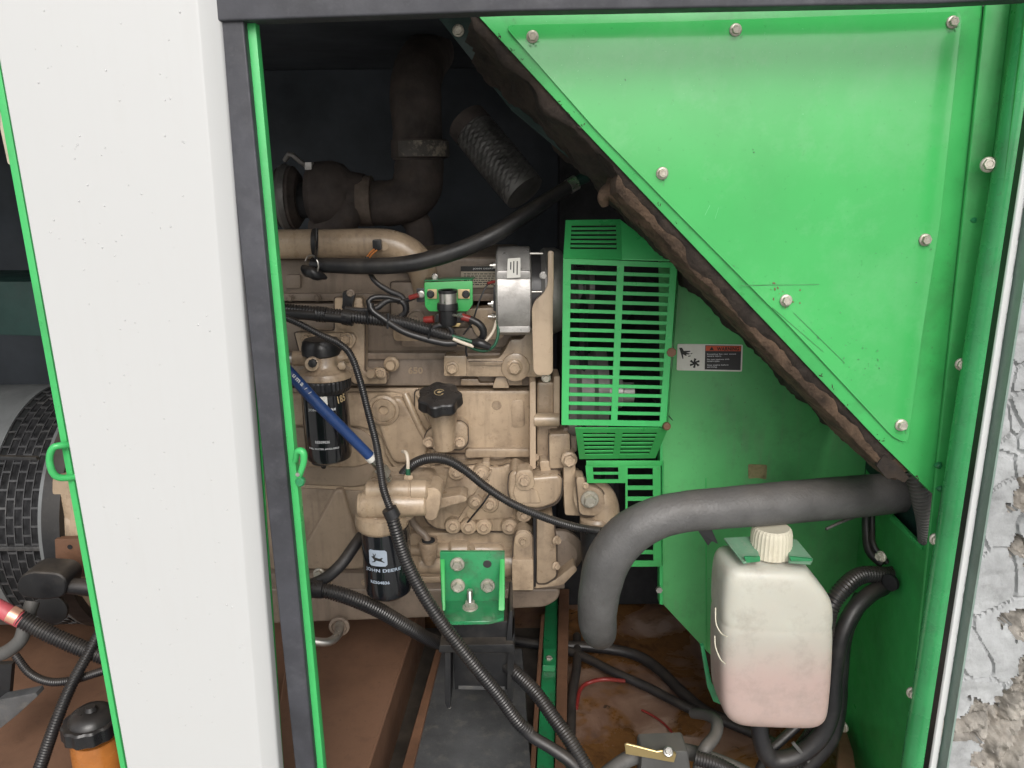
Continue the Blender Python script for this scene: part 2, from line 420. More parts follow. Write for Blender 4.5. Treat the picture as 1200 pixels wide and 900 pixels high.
# bolts share two meshes
def bolt_mesh(kind):
    bm = bmesh.new()
    def ring(r, z, n, off=0): return [bm.verts.new((r * math.cos(2 * math.pi * i / n + off), r * math.sin(2 * math.pi * i / n + off), z)) for i in range(n)]
    def bridge(a, b):
        n = len(a)
        for i in range(n): bm.faces.new((a[i], a[(i + 1) % n], b[(i + 1) % n], b[i]))
    if kind in ('flange', 'washer'):
        n = 24
        rs = [ring(1, -.1, n), ring(1, .16, n), ring(.93, .24, n), ring(.80, .30 if kind == 'flange' else .25, n)]
        for a, b in zip(rs, rs[1:]): bridge(a, b)
        bm.faces.new(rs[-1]);
    hr = .76 if kind == 'flange' else .70
    h = [ring(hr, .1, 6), ring(hr, .82, 6), ring(hr * .90, .92, 6)]
    for a, b in zip(h, h[1:]): bridge(a, b)
    c = ring(hr * .62, .93, 6); bridge(h[-1], c)
    d = ring(hr * .52, .86, 6); bridge(c, d); bm.faces.new(d)
    bmesh.ops.recalc_face_normals(bm, faces=bm.faces)
    me = mesh_of(bm, 'bolt_' + kind)
    me.polygons.foreach_set('use_smooth', [True] * len(me.polygons)); me.set_sharp_from_angle(angle=R(28))
    return me
BM = {}
def bolt(x, y, Y, r, mat='boltg', parent=None, kind='flange', axis=None, name='bolt', label=None):
    key = (kind, mat)
    if key not in BM:
        BM[key] = bolt_mesh(kind); BM[key].materials.append(m[mat])
    o = bpy.data.objects.new(name, BM[key]); COL.objects.link(o)
    s = r * mpp(x, y, Y)
    ax = Vector(axis or (0, -1, 0)).normalized()
    q = ax.to_track_quat('Z', 'Y').to_matrix().to_4x4() @ Matrix.Rotation(random.uniform(0, 6.28), 4, 'Z')
    o.rotation_euler = q.to_euler(); o.scale = (s, s, s)
    place(o, P(x, y, Y), parent)
    if label: o['label'] = label
    return o

def text_mesh(s, size=1, extrude=0.0, spacing=1.05):
    c = bpy.data.curves.new('t', 'FONT'); c.body = s; c.size = size; c.extrude = extrude; c.align_x = 'CENTER'; c.align_y = 'CENTER'
    c.space_character = spacing; c.resolution_u = 3; c.offset = .03
    o = bpy.data.objects.new('t', c); COL.objects.link(o)
    dg = bpy.context.evaluated_depsgraph_get()
    me = bpy.data.meshes.new_from_object(o.evaluated_get(dg))
    bpy.data.objects.remove(o); bpy.data.curves.remove(c)
    return me
def flat_mesh_at(me, fn):
    for v in me.vertices: v.co = fn(v.co)
def text(name, s, x, y, Y, h, mat, parent, w=None, wrap=None, rot=0, lift=.0004, ex=0, me=None):
    """lettering h px high centred on x,y; wrap=(centre x px, centre Y, radius px) lays it on an upright cylinder"""
    me = me or text_mesh(s, 1, ex)
    xs = [v.co.x for v in me.vertices]; ys = [v.co.y for v in me.vertices]
    hh = max(ys) - min(ys); ww = max(xs) - min(xs); cx = (max(xs) + min(xs)) / 2; cy = (max(ys) + min(ys)) / 2
    sc = mpp(x, y, Y)
    sy = h * sc / hh; sx = (w * sc / ww) if w else sy
    c0 = P(x, y, Y); cr, sr = math.cos(R(rot)), math.sin(R(rot))
    if wrap and len(me.vertices) < 2500:
        bm = bmesh.new(); bm.from_mesh(me); bmesh.ops.remove_doubles(bm, verts=bm.verts, dist=1e-5); bmesh.ops.triangulate(bm, faces=bm.faces)
        bmesh.ops.subdivide_edges(bm, edges=[e for e in bm.edges if e.calc_length() > .25 * hh], cuts=2, use_grid_fill=True)
        bmesh.ops.triangulate(bm, faces=bm.faces); bm.to_mesh(me); bm.free()
    if wrap:
        wx, wY, wr, wy0 = wrap; cen = P(wx, y, wY); cen.x = P(wx, wy0, wY).x; rad = wr * mpp(wx, y, wY) + lift + .0004
        x0 = P(x, y, wY - rad * .95).x - cen.x; a0 = math.asin(max(-1, min(1, x0 / rad))); cen.z = P(x, y, wY - rad * .95).z
    def fn(c):
        a, b = (c.x - cx) * sx, (c.y - cy) * sy
        a, b = a * cr - b * sr, a * sr + b * cr
        if wrap:
            t = a0 + a / rad
            return Vector((cen.x + rad * math.sin(t), cen.y - rad * math.cos(t), cen.z + b))
        return Vector((c0.x + a, c0.y - lift - c.z * sy, c0.z + b))
    flat_mesh_at(me, fn)
    return fin(name, me, mat, parent, 0)
def poly_mesh(polys):
    me = bpy.data.meshes.new('p'); vs, fs = [], []
    for pl in polys:
        b = len(vs); vs += [(x, y, 0) for x, y in pl]; fs.append(tuple(range(b, b + len(pl))))
    me.from_pydata(vs, [], fs)
    bm = bmesh.new(); bm.from_mesh(me); bmesh.ops.triangulate(bm, faces=bm.faces)
    bmesh.ops.subdivide_edges(bm, edges=bm.edges, cuts=4, use_grid_fill=True); bm.to_mesh(me); bm.free(); return me

def quad_fn(q):
    Q = [PT(p) for p in q]                       # TL TR BR BL
    def f(u, v): return (Q[0] * (1 - u) + Q[1] * u) * (1 - v) + (Q[3] * (1 - u) + Q[2] * u) * v
    n = (Q[1] - Q[0]).cross(Q[3] - Q[0]).normalized()
    if n.y < 0: n = -n
    return f, n
def grille(parent, q, cols, v0, v1, rows, gap, mat, th=.0022, us=(0., 1.), slat_mat=None, name='front_frame'):
    """pressed slotted plate: frame bars as one part, each slat a part of its own. cols = u ranges of the slots"""
    f, n = quad_fn(q); bm = bmesh.new(); t = n * th
    def add(bm, u0, w0, u1, w1, dz=0):
        a = [bm.verts.new(f(u, w) + n * dz) for u, w in ((u0, w0), (u1, w0), (u1, w1), (u0, w1))]
        b = [bm.verts.new(x.co + t) for x in a]
        bm.faces.new(a); bm.faces.new(b[::-1])
        for i in range(4): bm.faces.new((a[i], b[i], b[(i + 1) % 4], a[(i + 1) % 4]))
    add(bm, us[0], 0, us[1], v0); add(bm, us[0], v1, us[1], 1)
    edges = [us[0]] + [x for c in cols for x in c] + [us[1]]
    for i in range(0, len(edges), 2): add(bm, edges[i], v0, edges[i + 1], v1)
    bmesh.ops.recalc_face_normals(bm, faces=bm.faces)
    fin(name, mesh_of(bm, name), mat, parent, 0)
    pitch = (v1 - v0 + (1 - gap) * (v1 - v0) / rows) / rows if False else (v1 - v0) / (rows - 1 + gap)
    for c in cols:
        for i in range(rows - 1):
            a = v0 + pitch * (i + gap); b = v0 + pitch * (i + 1)
            bm = bmesh.new(); e = random.uniform(-.0006, .0006)
            add(bm, c[0] , a, c[1], b, .0001)
            bmesh.ops.recalc_face_normals(bm, faces=bm.faces)
            bmesh.ops.bevel(bm, geom=list(bm.edges), offset=.0003, segments=1, profile=.5, affect='EDGES', clamp_overlap=True)
            fin('slat', mesh_of(bm, 'slat'), slat_mat or mat, parent, 0)

# ================================================================== SETTING
ZG = -1.55
g = plate('ground', [Vector((-60, -60, ZG)), Vector((60, -60, ZG)), Vector((60, 60, ZG)), Vector((-60, 60, ZG))], (0, 0, -.1), 'ground', None, 0)
tag(g, kind='structure')

# ------------------------------------------------------------------ enclosure shell
YF = .80
enc = thing('generator_enclosure', 'white and green steel generator cabinet with its doors open around the engine', 'cabinet', (600, 450, .9))
WL[enc.name] = Vector((0, .9, -1.1)); enc.location = WL[enc.name]
box('roof', (-2.0, .84, .27), (.72, 2.3, .30), 'haze', enc)
box('back_wall', (-2.0, 2.02, -1.06), (.72, 2.04, .27), 'haze', enc)
box('roof_fascia', (-2.0, .79, .262), (.9, .838, .46), 'white', enc, .008)
box('base_skirt', (-2.0, .80, -1.5), (.9, .84, -1.06), 'green', enc)
box('end_wall', (-2.04, .84, -1.06), (-2.001, 2.3, .30), 'green_dark', enc)
fl = box('floor', (-2.0, .845, -1.00), (.72, 2.019, -.98), 'floor', enc, 0)
bp_ = box('base_plate', (-1.95, .85, -.978), (-.30, 2.0, -.972), 'tank', enc, 0)
# white pillar between the two doorways: front skin with a rolled right edge
def pillar():
    prof = [(0, .0)]
    rows = [(-330, 0), (1300, 0)]
    def L_(y): return -16 + .181 * y
    def Rr(y): return 229 + .0845 * y
    verts, faces = [], []
    R_ = .020
    for k in range(25):
        y = -200 + 1500 * k / 24
        a = P(L_(y), y, YF - .02); b = P(Rr(y), y, YF - .02)
        pts = [a + Vector((0, .03, 0)), a + Vector((0, .004, 0)), a + Vector((.003, 0, 0)), b - Vector((.002, 0, 0))]
        for j in range(1, 5):
            t = j / 4 * R(34)
            pts.append(b + Vector((.005 * math.sin(t), .005 * (1 - math.cos(t)), 0)))
        c = pts[-1] + Vector((.0135, .0093, 0)); pts.append(c)
        for j in range(1, 5):
            t = j / 4
            pts.append(c + Vector((.0022 * t * (2 - t) , .0045 * t, 0)))
        pts.append(pts[-1] + Vector((.0004, .012, 0)))
        verts += pts
        n = len(pts)
    for k in range(24):
        for j in range(n - 1):
            faces.append((k * n + j, k * n + j + 1, (k + 1) * n + j + 1, (k + 1) * n + j))
    me = bpy.data.meshes.new('white_panel'); me.from_pydata([tuple(v) for v in verts], [], faces)
    return fin('white_panel', me, 'white', enc, 50)
pillar()
extr('pillar_back', [(-10, -150), (262, -150), (352, 1200), (195, 1200)], YF + .015, .002, 'green', enc, bev=0)
extr('pillar_edge', [(-35, -60), (-25, -60), (147, 900), (201, 1200), (192, 1200), (141, 900)], YF - .004, .03, 'green_edge', enc, bev=.8)
# water drops on the white skin
rd = random.Random(3)
dm = bpy.data.meshes.new('water_drops'); bm = bmesh.new()
for i in range(150):
    y = rd.uniform(10, 880); x = rd.uniform(L0 := -10 + .181 * y + 14, 222 + .0845 * y)
    p = P(x, y, YF - .0201); s = rd.uniform(.0004, .0011)
    bmesh.ops.create_icosphere(bm, subdivisions=1, radius=1, matrix=Matrix.Translation(p) @ Matrix.Diagonal((s, s * .5, s * rd.uniform(1, 1.4), 1)))
bm.to_mesh(dm); bm.free()
wm = M('water bead on paint', (.53, .535, .535), .12, var=0, bump=0, rvar=.02)
dr = fin('water_drops', dm, wm, enc, 80); tag(dr, kind='stuff')

# rubber seals
def seal(name, quadpts, Y=YF - .006, th=.02):
    return extr(name, quadpts, Y, th, 'seal', enc, r=0, bev=3.2, seg=4)
seal('rubber_seal', [(253, 22), (285, 20), (372, 930), (349, 930)])
seal('rubber_seal', [(248, -14), (1215, -32), (1215, -2), (1100, 4), (600, 13), (253, 25)], YF - .010, .022)
extr('door_jamb', [(283, 24), (299, 24), (382, 930), (366, 930)], YF + .004, .012, 'green_edge', enc, bev=1)
plate('jamb_return', [(299, 24, YF + .012), (382, 930, YF + .012), (386, 930, YF + .07), (303, 24, YF + .07)], (-.002, 0, 0), 'green', enc)
# catch on the jamb
ct = thing('door_catch', 'small green hooked latch catch on the left jamb beside the fuel filter', 'latch', (351, 570, YF - .01))
tube('hook', [(346, 540, YF), (349, 529, YF - .006), (355, 530, YF - .008), (356, 540, YF - .008), (353, 552, YF - .008), (351, 560, YF - .004)], [3.5, 4, 4.5, 4, 3.5, 3], 'green_edge', ct, n=10, step=2)
ly('pivot', 353, 563, YF - .002, [(0, 5.5), (6, 5.5), (8, 4)], 'green_worn', ct, n=14)
ly('spring_pin', 351, 553, YF - .002, [(0, 2.5), (9, 2.5)], 'zinc', ct, n=10)

# ------------------------------------------------------------------ right hand side: jamb, air duct cover, side wall
Y1 = .87
extr('duct_front', [(556, 14), (1152, -6), (1150, 60), (1132, 300), (1098, 583), (1091, 577), (1029, 516), (898, 378), (786, 260), (679, 147)], Y1, .003, 'green', enc, bev=.6)
cov = thing('access_cover', 'large glossy green triangular cover plate bolted in front of the air duct', 'cover', (1063, 515, Y1 - .004))
extr('cover_plate', rnd([(590, 29.5), (800, 25), (1128, 13), (1102, 260), (1081, 390), (1064, 520), (1047, 513), (923, 380), (800, 256), (699, 153)], 12, 5), Y1 - .0032, .0028, 'green_gloss', cov, bev=.25, seg=1)
for x, y in ((624, 43), (862, 35), (1116, 26), (776, 203), (1084, 281), (921, 352), (1056, 498)):
    bolt(x, y, Y1 - .004, 7.2, 'boltg', cov)
# stepped jamb profile on the right, running top to bottom
def strip(name, top, bot, Ya, Yb, mat, parent=enc, bev=.0008):
    (xa, xb), (xc, xd) = top, bot
    # quad with near/far depth on each side
    q = [(xa, -40, Ya), (xb, -40, Yb), (xd, 940, Yb), (xc, 940, Ya)]
    return plate(name, q, (0, .004, 0), mat, parent, bev)
strip('jamb_flange', (1160, 1190), (1056, 1075), Y1 - .006, Y1 - .012, 'green')
strip('jamb_flange', (1190.5, 1210), (1075.5, 1083), Y1 - .012, Y1 - .05, 'green')
# rounded outer flange: swept roll
def roll(name, f0, f1, r, Y, mat, parent):
    return tube(name, [(f0, -60, Y), ((f0 * 3 + f1) / 4, 200, Y), ((f0 + f1) / 2, 445, Y), (f1, 960, Y)], r, mat, parent, n=24, step=8)
m['green_jamb_shade'] = M('shaded green jamb paint', (.04, .31, .10), .28, var=.12, dirt=(.05, .15, .07), damt=.5, dscale=7, bump=.0001, coat=.3, fleck=.3)  # shaded copy of the green: side-on darkness of the roll is in the colour
roll('jamb_roll', 1220, 1060, 14.5, .832, 'green_jamb_shade', enc)
plate('jamb_web', [(1200, -40, .835), (1236, -40, .815), (1086, 940, .815), (1058, 940, .835)], (0, .004, 0), 'green_jamb_shade', enc)
for x, y in ((1158, 193), (1127, 427), (1097, 632), (1070, 812)):
    bolt(x, y, Y1 - .030, 9 if y < 300 else 7.5, 'boltg', enc, axis=(-.3, -1, .1))
for x, y in ((1140, 258), (1099, 545), (1101, 572)):
    ly('rusty_rivet', x, y, Y1 - .006, [(0, 4.5), (3, 4), (5, 2)], 'green_worn', enc, n=9, lobes=3, lobe_amp=.15)
# side wall of the bay below the duct, running back to the radiator wall, with a triangular opening
YW = 1.17
def wall_pt(u, v):
    A, B = P(1112, 548, .875), P(1070, 960, .875)
    C, D = P(1014, 548, YW), P(976, 960, YW)
    return (C * (1 - u) + A * u) * (1 - v) + (D * (1 - u) + B * u) * v
def inv(px, py):
    best = None
    for i in range(101):
        for j in range(101):
            w = wall_pt(i / 100, j / 100); d = w.dot(FWD)
            x = 600 + F * w.dot(RIGHT) / d; y = 450 - F * w.dot(UP) / d
            e = (x - px) ** 2 + (y - py) ** 2
            if best is None or e < best[0]: best = (e, w)
    return best[1]
w_ = [wall_pt(0, 0), inv(1046, 604), inv(1082, 640), inv(1090, 634), wall_pt(1, .2), wall_pt(1, 1), wall_pt(0, 1)]
plate('side_wall', w_, (.003, 0, 0), 'green', enc, .0005)
HOLE = inv(1046, 683)
plate('opening_lip', [inv(1046, 604), inv(1082, 640), inv(1081, 643), inv(1044, 607)], (-.002, -.001, 0), 'green_edge', enc, 0)
plate('duct_floor_shadow_plate', [wall_pt(0, -1) + Vector((.022, .3, 0)), wall_pt(1, -1) + Vector((.022, 0, 0)), wall_pt(1, 1) + Vector((.022, 0, 0)), wall_pt(0, 1) + Vector((.022, .3, 0))], (.003, 0, 0), 'green_dark', enc, 0).name = 'shade_backing'  # dark sheet added behind the opening so nothing bright shows through
bolt(1033, 652, .97, 6.5, 'boltg', enc, axis=(-1, -.35, 0))
bolt(988, 851, 1.02, 7, 'boltg', enc, axis=(-1, -.5, 0))

# radiator wall facing the viewer
rw = extr('radiator_wall', [(770, 160), (1020, 330), (1016, 600), (991, 855), (852, 838), (833, 768), (776, 707), (776, 640)], YW, .003, 'green_dusty', None, bev=.8)
tag(rw, 'flat green steel shroud wall carrying the warning sticker beside the slotted guard', 'panel')
extr('fold', [(826.4, 560), (828, 560), (829, 764), (827.2, 762)], YW - .0012, .001, 'green', rw, bev=.2)
extr('edge_return', [(773.5, 500), (776.5, 500), (777, 709), (773, 708)], YW - .008, .02, 'green_edge', rw, bev=.4)
ly('clip_nut', 772, 690, YW - .01, [(0, 4), (4, 4)], 'zinc', rw, n=6)
st = extr('paint_patch', rnd([(877, 544), (899, 545), (898, 562), (888, 560), (877, 561)], 2), YW - .0012, .001, M('torn tan paper', (.33, .28, .14), .8, var=.25, vscale=60, dirt=(.1, .12, .05), damt=.8, dscale=60), None, bev=0)
tag(st, 'torn tan sticker remnant on the green wall above the bottle', 'sticker'); st.name = 'sticker_remnant'
# dark radiator core and plenum behind
box('plenum_back', (.10, 1.62, -.97), (.70, 1.66, .26), 'dark', enc)

# foam lining on the sloping duct wall
EDGE = [(556, 14), (679, 147), (786, 260), (898, 378), (1029, 516), (1091, 577)]
def edge_at(x):
    return float(np.interp(x, [e[0] for e in EDGE], [e[1] for e in EDGE]))
def foam_sheet(name, xa, xb, Ya, Yb, thick, mat, parent, amp, nu=60, nv=12, seed=0, freq=18, ends=.0, drop=None):
    a0, b0 = P(xa, edge_at(xa), Ya), P(xb, edge_at(xb), Ya)
    d = (b0 - a0).normalized(); nrm = Vector((-d.z, 0, d.x))
    if nrm.x > 0: nrm = -nrm      # towards lower left
    verts, faces = [], []
    for i in range(nu + 1):
        x = xa + (xb - xa) * i / nu; q0 = P(x, edge_at(x), Ya)
        for j in range(nv + 1):
            t = 0 if j == 0 else (.004 if j == 1 else (j - 1) / (nv - 1))
            p = Vector((q0.x, Ya + (Yb - Ya) * t, q0.z))
            prof = min(1, .80 + .2 * math.sin(min(1, t * 3) * math.pi / 2)) if j else 0
            n1 = mnoise.fractal(p * freq + Vector((seed, 0, 0)), 1, 2, 5)
            n2 = mnoise.fractal(Vector((p.x * 90, p.y * 90, p.z * 90)), .8, 2, 4)
            h = thick * prof * (.82 + amp * n1 + .05 * n2)
            if ends: h *= min(1, (i / nu) / ends) ** .5
            verts.append(p + nrm * h)
    for i in range(nu):
        for j in range(nv):
            q = i * (nv + 1) + j
            faces.append((q, q + 1, q + nv + 2, q + nv + 1))
    me = bpy.data.meshes.new(name); me.from_pydata([tuple(v) for v in verts], [], faces)
    return fin(name, me, mat, parent, 180)
for (xa, xb) in zip(EDGE, EDGE[1:]):
    plate('duct_slope', [(*xa, Y1 + .0035), (*xb, Y1 + .0035), (xb[0] + .5, xb[1] - 2, Y1 + .0035), (xa[0] + .5, xa[1] - 2, Y1 + .0035)], (0, .34, 0), 'green', enc, 0)
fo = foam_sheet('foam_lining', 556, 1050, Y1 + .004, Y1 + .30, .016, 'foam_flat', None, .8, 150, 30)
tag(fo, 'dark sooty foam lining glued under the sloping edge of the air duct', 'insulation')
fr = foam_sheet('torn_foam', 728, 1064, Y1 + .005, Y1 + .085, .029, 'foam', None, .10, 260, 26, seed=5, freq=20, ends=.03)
tag(fr, 'torn strip of brown foam hanging along the diagonal below the green cover', 'foam')
tube('curled_end', [(709, 240, .935), (707, 230, .93), (715, 224, .925), (727, 228, .92), (742, 240, .915), (757, 256, .90)], [5, 7, 9, 11, 12, 12], 'foam', fr, n=20, step=2, lump=.2)
extr('torn_flap', [(1027, 546), (1036, 533), (1050, 542), (1066, 560), (1060, 566), (1048, 560), (1040, 562)], Y1 - .001 + .004, .006, 'foam_flat', fr, r=2, bev=1)
# dark green gusset at the top left end of the duct
extr('gusset', [(505, 10), (560, 16), (640, 110), (700, 190), (690, 205), (600, 130)], 1.14, .004, 'green_dark', enc, bev=.8)
bolt(537, 36, 1.14, 7, 'rustlip' if False else 'boltg', enc)

# ------------------------------------------------------------------ open right door edge and rough wall outside
m['door_white'] = M('bright door edge paint', (.70, .71, .70), .3, var=0, bump=0)
dr_ = thing('open_door', 'edge of the opened white cabinet door between the green jamb and the rough wall', 'door', (1105, 900, .79))
plate('gasket_gap', [(1224, 0, .79), (1230, 0, .78), (1085, 940, .78), (1079, 940, .79)], (0, .006, 0), 'print_black', dr_, 0)
plate('door_edge', [(1229, 0, .778), (1236.5, 0, .776), (1091.5, 940, .776), (1084, 940, .778)], (0, .004, 0), 'door_white', dr_, .0008)
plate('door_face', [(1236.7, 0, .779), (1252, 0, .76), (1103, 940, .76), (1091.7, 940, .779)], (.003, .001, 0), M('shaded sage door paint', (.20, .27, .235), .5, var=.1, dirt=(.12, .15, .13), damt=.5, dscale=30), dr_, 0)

def rock():
    Yr = 1.02
    nx, ny = 230, 520
    x0, x1, y0, y1 = 1097, 1440, -160, 1060
    verts = []; paint = np.zeros((ny + 1, nx + 1))
    for j in range(ny + 1):
        for i in range(nx + 1):
            x = x0 + (x1 - x0) * i / nx; y = y0 + (y1 - y0) * j / ny
            p = P(x, y, Yr)
            q = p * 9
            line = 1222 - .20 * (y - 560) if y > 560 else 1222 + .5 * (560 - y)
            wob = mnoise.fractal(p * 22, .9, 2.1, 5) * 46 + mnoise.fractal(p * 90, .9, 2.1, 3) * 9
            f = (line - x) + wob
            # a tongue of paint and one of bare stone
            f += 40 * math.exp(-((y - 690) / 26) ** 2) - 55 * math.exp(-((y - 845) / 30) ** 2) - 22 * math.exp(-((y - 600) / 16) ** 2)
            pt = f > 0
            base = mnoise.fractal(q, 1, 2, 4) * .018
            wp = p + Vector((mnoise.noise(p * 14), 0, mnoise.noise(p * 14 + Vector((5, 5, 5))))) * .02; vd = mnoise.voronoi(Vector((wp.x * 11, 0, wp.z * 11)))[0]; crk2 = vd[1] - vd[0]; vd = mnoise.voronoi(Vector((wp.x * 30, 3, wp.z * 30)))[0]; crk = vd[1] - vd[0]
            if pt:
                h = base * .5 + .008 + mnoise.fractal(p * 60, 1, 2, 3) * .0012 - (.005 if crk2 < .02 else 0) - .0004 * (crk < .012)
                h += .002 * max(0, 1 - abs(f) / 7)
            else:
                rg = mnoise.ridged_multi_fractal(p * 17, .8, 2.1, 6, 1, 2)
                h = base - .010 + mnoise.fractal(p * 40, .7, 2.2, 6) * .010 - (.016 * max(0, 1 - crk2 / .14)) - .004 * max(0, 1 - crk / .10) + rg * .003
            paint[j, i] = pt
            verts.append(p + Vector((0, -h, 0)))
    faces = []; mi = []
    for j in range(ny):
        for i in range(nx):
            a = j * (nx + 1) + i
            faces.append((a, a + 1, a + nx + 2, a + nx + 1)); mi.append(0 if paint[j, i] + paint[j + 1, i] + paint[j, i + 1] + paint[j + 1, i + 1] > 2 else 1)
    me = bpy.data.meshes.new('rough_wall'); me.from_pydata([tuple(v) for v in verts], [], faces)
    me.materials.append(m['rockpaint']); me.materials.append(m['rock'])
    me.polygons.foreach_set('material_index', mi)
    o = fin('rough_stone_wall', me, None, None, 50)
    tag(o, 'rough pale stone wall with flaking grey paint outside the cabinet', 'wall')
rock()

# ------------------------------------------------------------------ floor level inside
ZB = -.86
tk = plate('brown_tank_top', [PZ(345, 700, ZB), PZ(497, 700, ZB), PZ(432, 900, ZB), PZ(395, 1020, ZB), PZ(300, 1020, ZB)], (0, 0, -.11), 'tank', None, .003)
tk.name = 'base_tank'; tag(tk, 'rusty brown tank with flat top below the filters at lower left', 'tank')
rl = thing('frame_rail', 'dusty grey frame rail with rusty lip carrying the black engine mount', 'rail', PZ(545, 860, -.98))
ZR = -.90
plate('rail_top', [PZ(513, 760, ZR), PZ(612, 760, ZR), PZ(622, 900, ZR), PZ(630, 1030, ZR), PZ(448, 1030, ZR), PZ(484, 900, ZR)], (0, 0, -.06), 'rail', rl, .001)
plate('rusty_lip', [PZ(512, 756, ZR + .006), PZ(519, 756, ZR + .006), PZ(484, 900, ZR + .006), PZ(445, 1030, ZR + .006), PZ(428, 1030, ZR + .006), PZ(471, 900, ZR + .006)], (0, 0, -.07), 'rustlip', rl, .001)
ZC = -.93
gc = thing('cable_channel', 'long green steel channel with rusty edges running back beside the frame rail', 'channel', PZ(640, 860, -.98))
plate('channel_web', [PZ(640, 690, ZC), PZ(654, 690, ZC), PZ(649, 900, ZC), PZ(646, 1030, ZC), PZ(620, 1030, ZC), PZ(629, 900, ZC)], (0, 0, -.04), 'green_worn', gc, .0005)
plate('rusty_edge', [PZ(655, 690, ZC + .012), PZ(667, 690, ZC + .012), PZ(663, 900, ZC + .012), PZ(661, 1030, ZC + .012), PZ(647, 1030, ZC + .012), PZ(650, 900, ZC + .012)], (0, 0, -.055), 'rustlip', gc, .0008)
plate('rusty_edge', [PZ(634, 720, ZC + .006), PZ(638, 720, ZC + .006), PZ(627, 900, ZC + .006), PZ(619, 1030, ZC + .006), PZ(610, 1030, ZC + .006), PZ(621, 900, ZC + .006)], (0, 0, -.05), 'rustlip', gc, .0005)
plate('clamp_block', [PZ(637, 760, ZC + .014), PZ(651, 760, ZC + .014), PZ(651, 780, ZC + .014), PZ(636, 780, ZC + .014)], (0, 0, -.014), 'green_worn', gc, .001)
p = PZ(644, 772, ZC + .014); bolt(643.5, 774, p.y, 5, 'boltg', gc, axis=(0, 0, 1))
dk = plate('sump_shadow_tray', [PZ(484, 736, -.965), PZ(640, 736, -.965), PZ(640, 1030, -.965), PZ(400, 1030, -.965)], (0, 0, -.006), 'mount', None, 0)  # black sheet added where only shade lies under the sump
dk.name = 'shade_tray'; tag(dk, 'black tray added as the shade under the engine between the brown tank and rail', 'tray')

# ================================================================== ENGINE
eng = thing('diesel_engine', 'beige painted diesel engine block filling the middle of the cabinet', 'engine', (500, 735, 1.3))
def E(name, pts, Y, th=.03, r=4, bev=1.6, mat='beige', parent=None, **k):
    return extr(name, pts, Y, th, mat, parent or eng, r=r, bev=bev, **k)
def grow(pts, d):
    out = []; k = len(pts); A = sum(pts[i][0] * pts[(i + 1) % k][1] - pts[(i + 1) % k][0] * pts[i][1] for i in range(k))
    sg = 1 if A > 0 else -1
    for i in range(k):
        a, b, c = Vector(pts[i - 1]), Vector(pts[i]), Vector(pts[(i + 1) % k])
        n1 = Vector(((b - a).y, -(b - a).x)).normalized() * sg; n2 = Vector(((c - b).y, -(c - b).x)).normalized() * sg
        n = (n1 + n2); n = n / max(.5, n.length) * 1.2 if n.length > .01 else n1
        out.append((b.x + n.x * d, b.y + n.y * d))
    return out
m['gasket'] = M('dark oily gasket', (.085, .06, .042), .6, var=.3, vscale=40, bump=.0002)
def EG(name, pts, Y, th=.03, r=4, d=1.3, back=.006, **k):
    """a casting with its gasket showing as a thin dark line round it"""
    o = E(name, pts, Y, th, r, **k)
    extr('gasket', grow(pts, d), Y + back, .004, 'gasket', k.get('parent') or eng, r=r, bev=0)
    return o
def EB(x, y, Y, r=6.5, **k): return bolt(x, y, Y, r, k.pop('mat', 'beige'), eng, kind=k.pop('kind', 'washer'), **k)

# --- block and big surfaces
E('crankcase', [(300, 455), (640, 455), (640, 690), (560, 700), (300, 700)], 1.255, .35, r=3)
E('cylinder_head', [(300, 362), (640, 362), (640, 420), (300, 420)], 1.262, .30, r=2, mat='beige_dim')
E('deck_ledge', [(300, 419), (636, 419), (636, 452), (300, 452)], 1.250, .30, r=2, mat='beige_dim')
E('deck_rib', [(300, 414), (628, 414), (628, 421), (300, 421)], 1.240, .03, r=1, mat='beige_dim')
E('valve_cover', [(300, 303), (612, 301), (616, 352), (300, 352)], 1.268, .26, r=10, bev=5, mat='beige_dim', seg=4)
E('cover_rail', [(300, 344), (620, 344), (620, 353), (300, 353)], 1.258, .28, r=2, mat='beige_dim')
E('head_recess', [(330, 356), (470, 356), (470, 366), (330, 366)], 1.252, .03, r=2, mat='beige_dim')
# sensor pad plate on the head
EG('manifold_pad', [(458, 331), (505, 331), (505, 352), (513, 352), (513, 378), (458, 378)], 1.238, .03, r=3, mat='beige_dim')
E('port_boss', [(462, 352), (500, 352), (505, 375), (520, 400), (460, 400)], 1.246, .03, r=8, mat='beige')
ly('core_plug', 488, 374, 1.240, [(0, 12), (3, 12), (4, 10), (1, 9), (1, 4), (3, 3.5)], 'beige_dim', eng)
E('head_boss', [(543, 362), (590, 360), (592, 398), (560, 398)], 1.24, .03, r=10)
E('pushrod_band', [(470, 386), (622, 383), (625, 407), (470, 407)], 1.247, .02, r=4, mat='beige_dim')
# L-shaped bracket that carries the fuel filter
fb = EG('filter_bracket', [(392, 349), (424, 349), (427, 374), (427, 436), (453, 438), (453, 450), (415, 450), (400, 436), (394, 415), (352, 416), (345, 390), (392, 388)], 1.21, .03, r=3)
E('bracket_ear', [(352, 391), (413, 390), (418, 398), (412, 409), (352, 409)], 1.200, .012, r=6)
EB(406, 397, 1.200, 8.2); EB(359, 397, 1.200, 7.5)
E('clip_post', [(401, 342), (412, 342), (412, 364), (401, 364)], 1.19, .02, r=2, mat='black')
bolt(411, 344, 1.19, 5, 'beige_dim', eng)
E('harness_clip', [(403, 345), (416, 345), (412, 362), (400, 362)], 1.188, .01, r=2, mat='black')
ly('standoff', 446, 437, 1.225, [(0, 7), (8, 7), (8, 5), (24, 5)], 'beige', eng, n=18, axis=(-.35, -1, .2)); EB(446, 437, 1.2, 6.5)
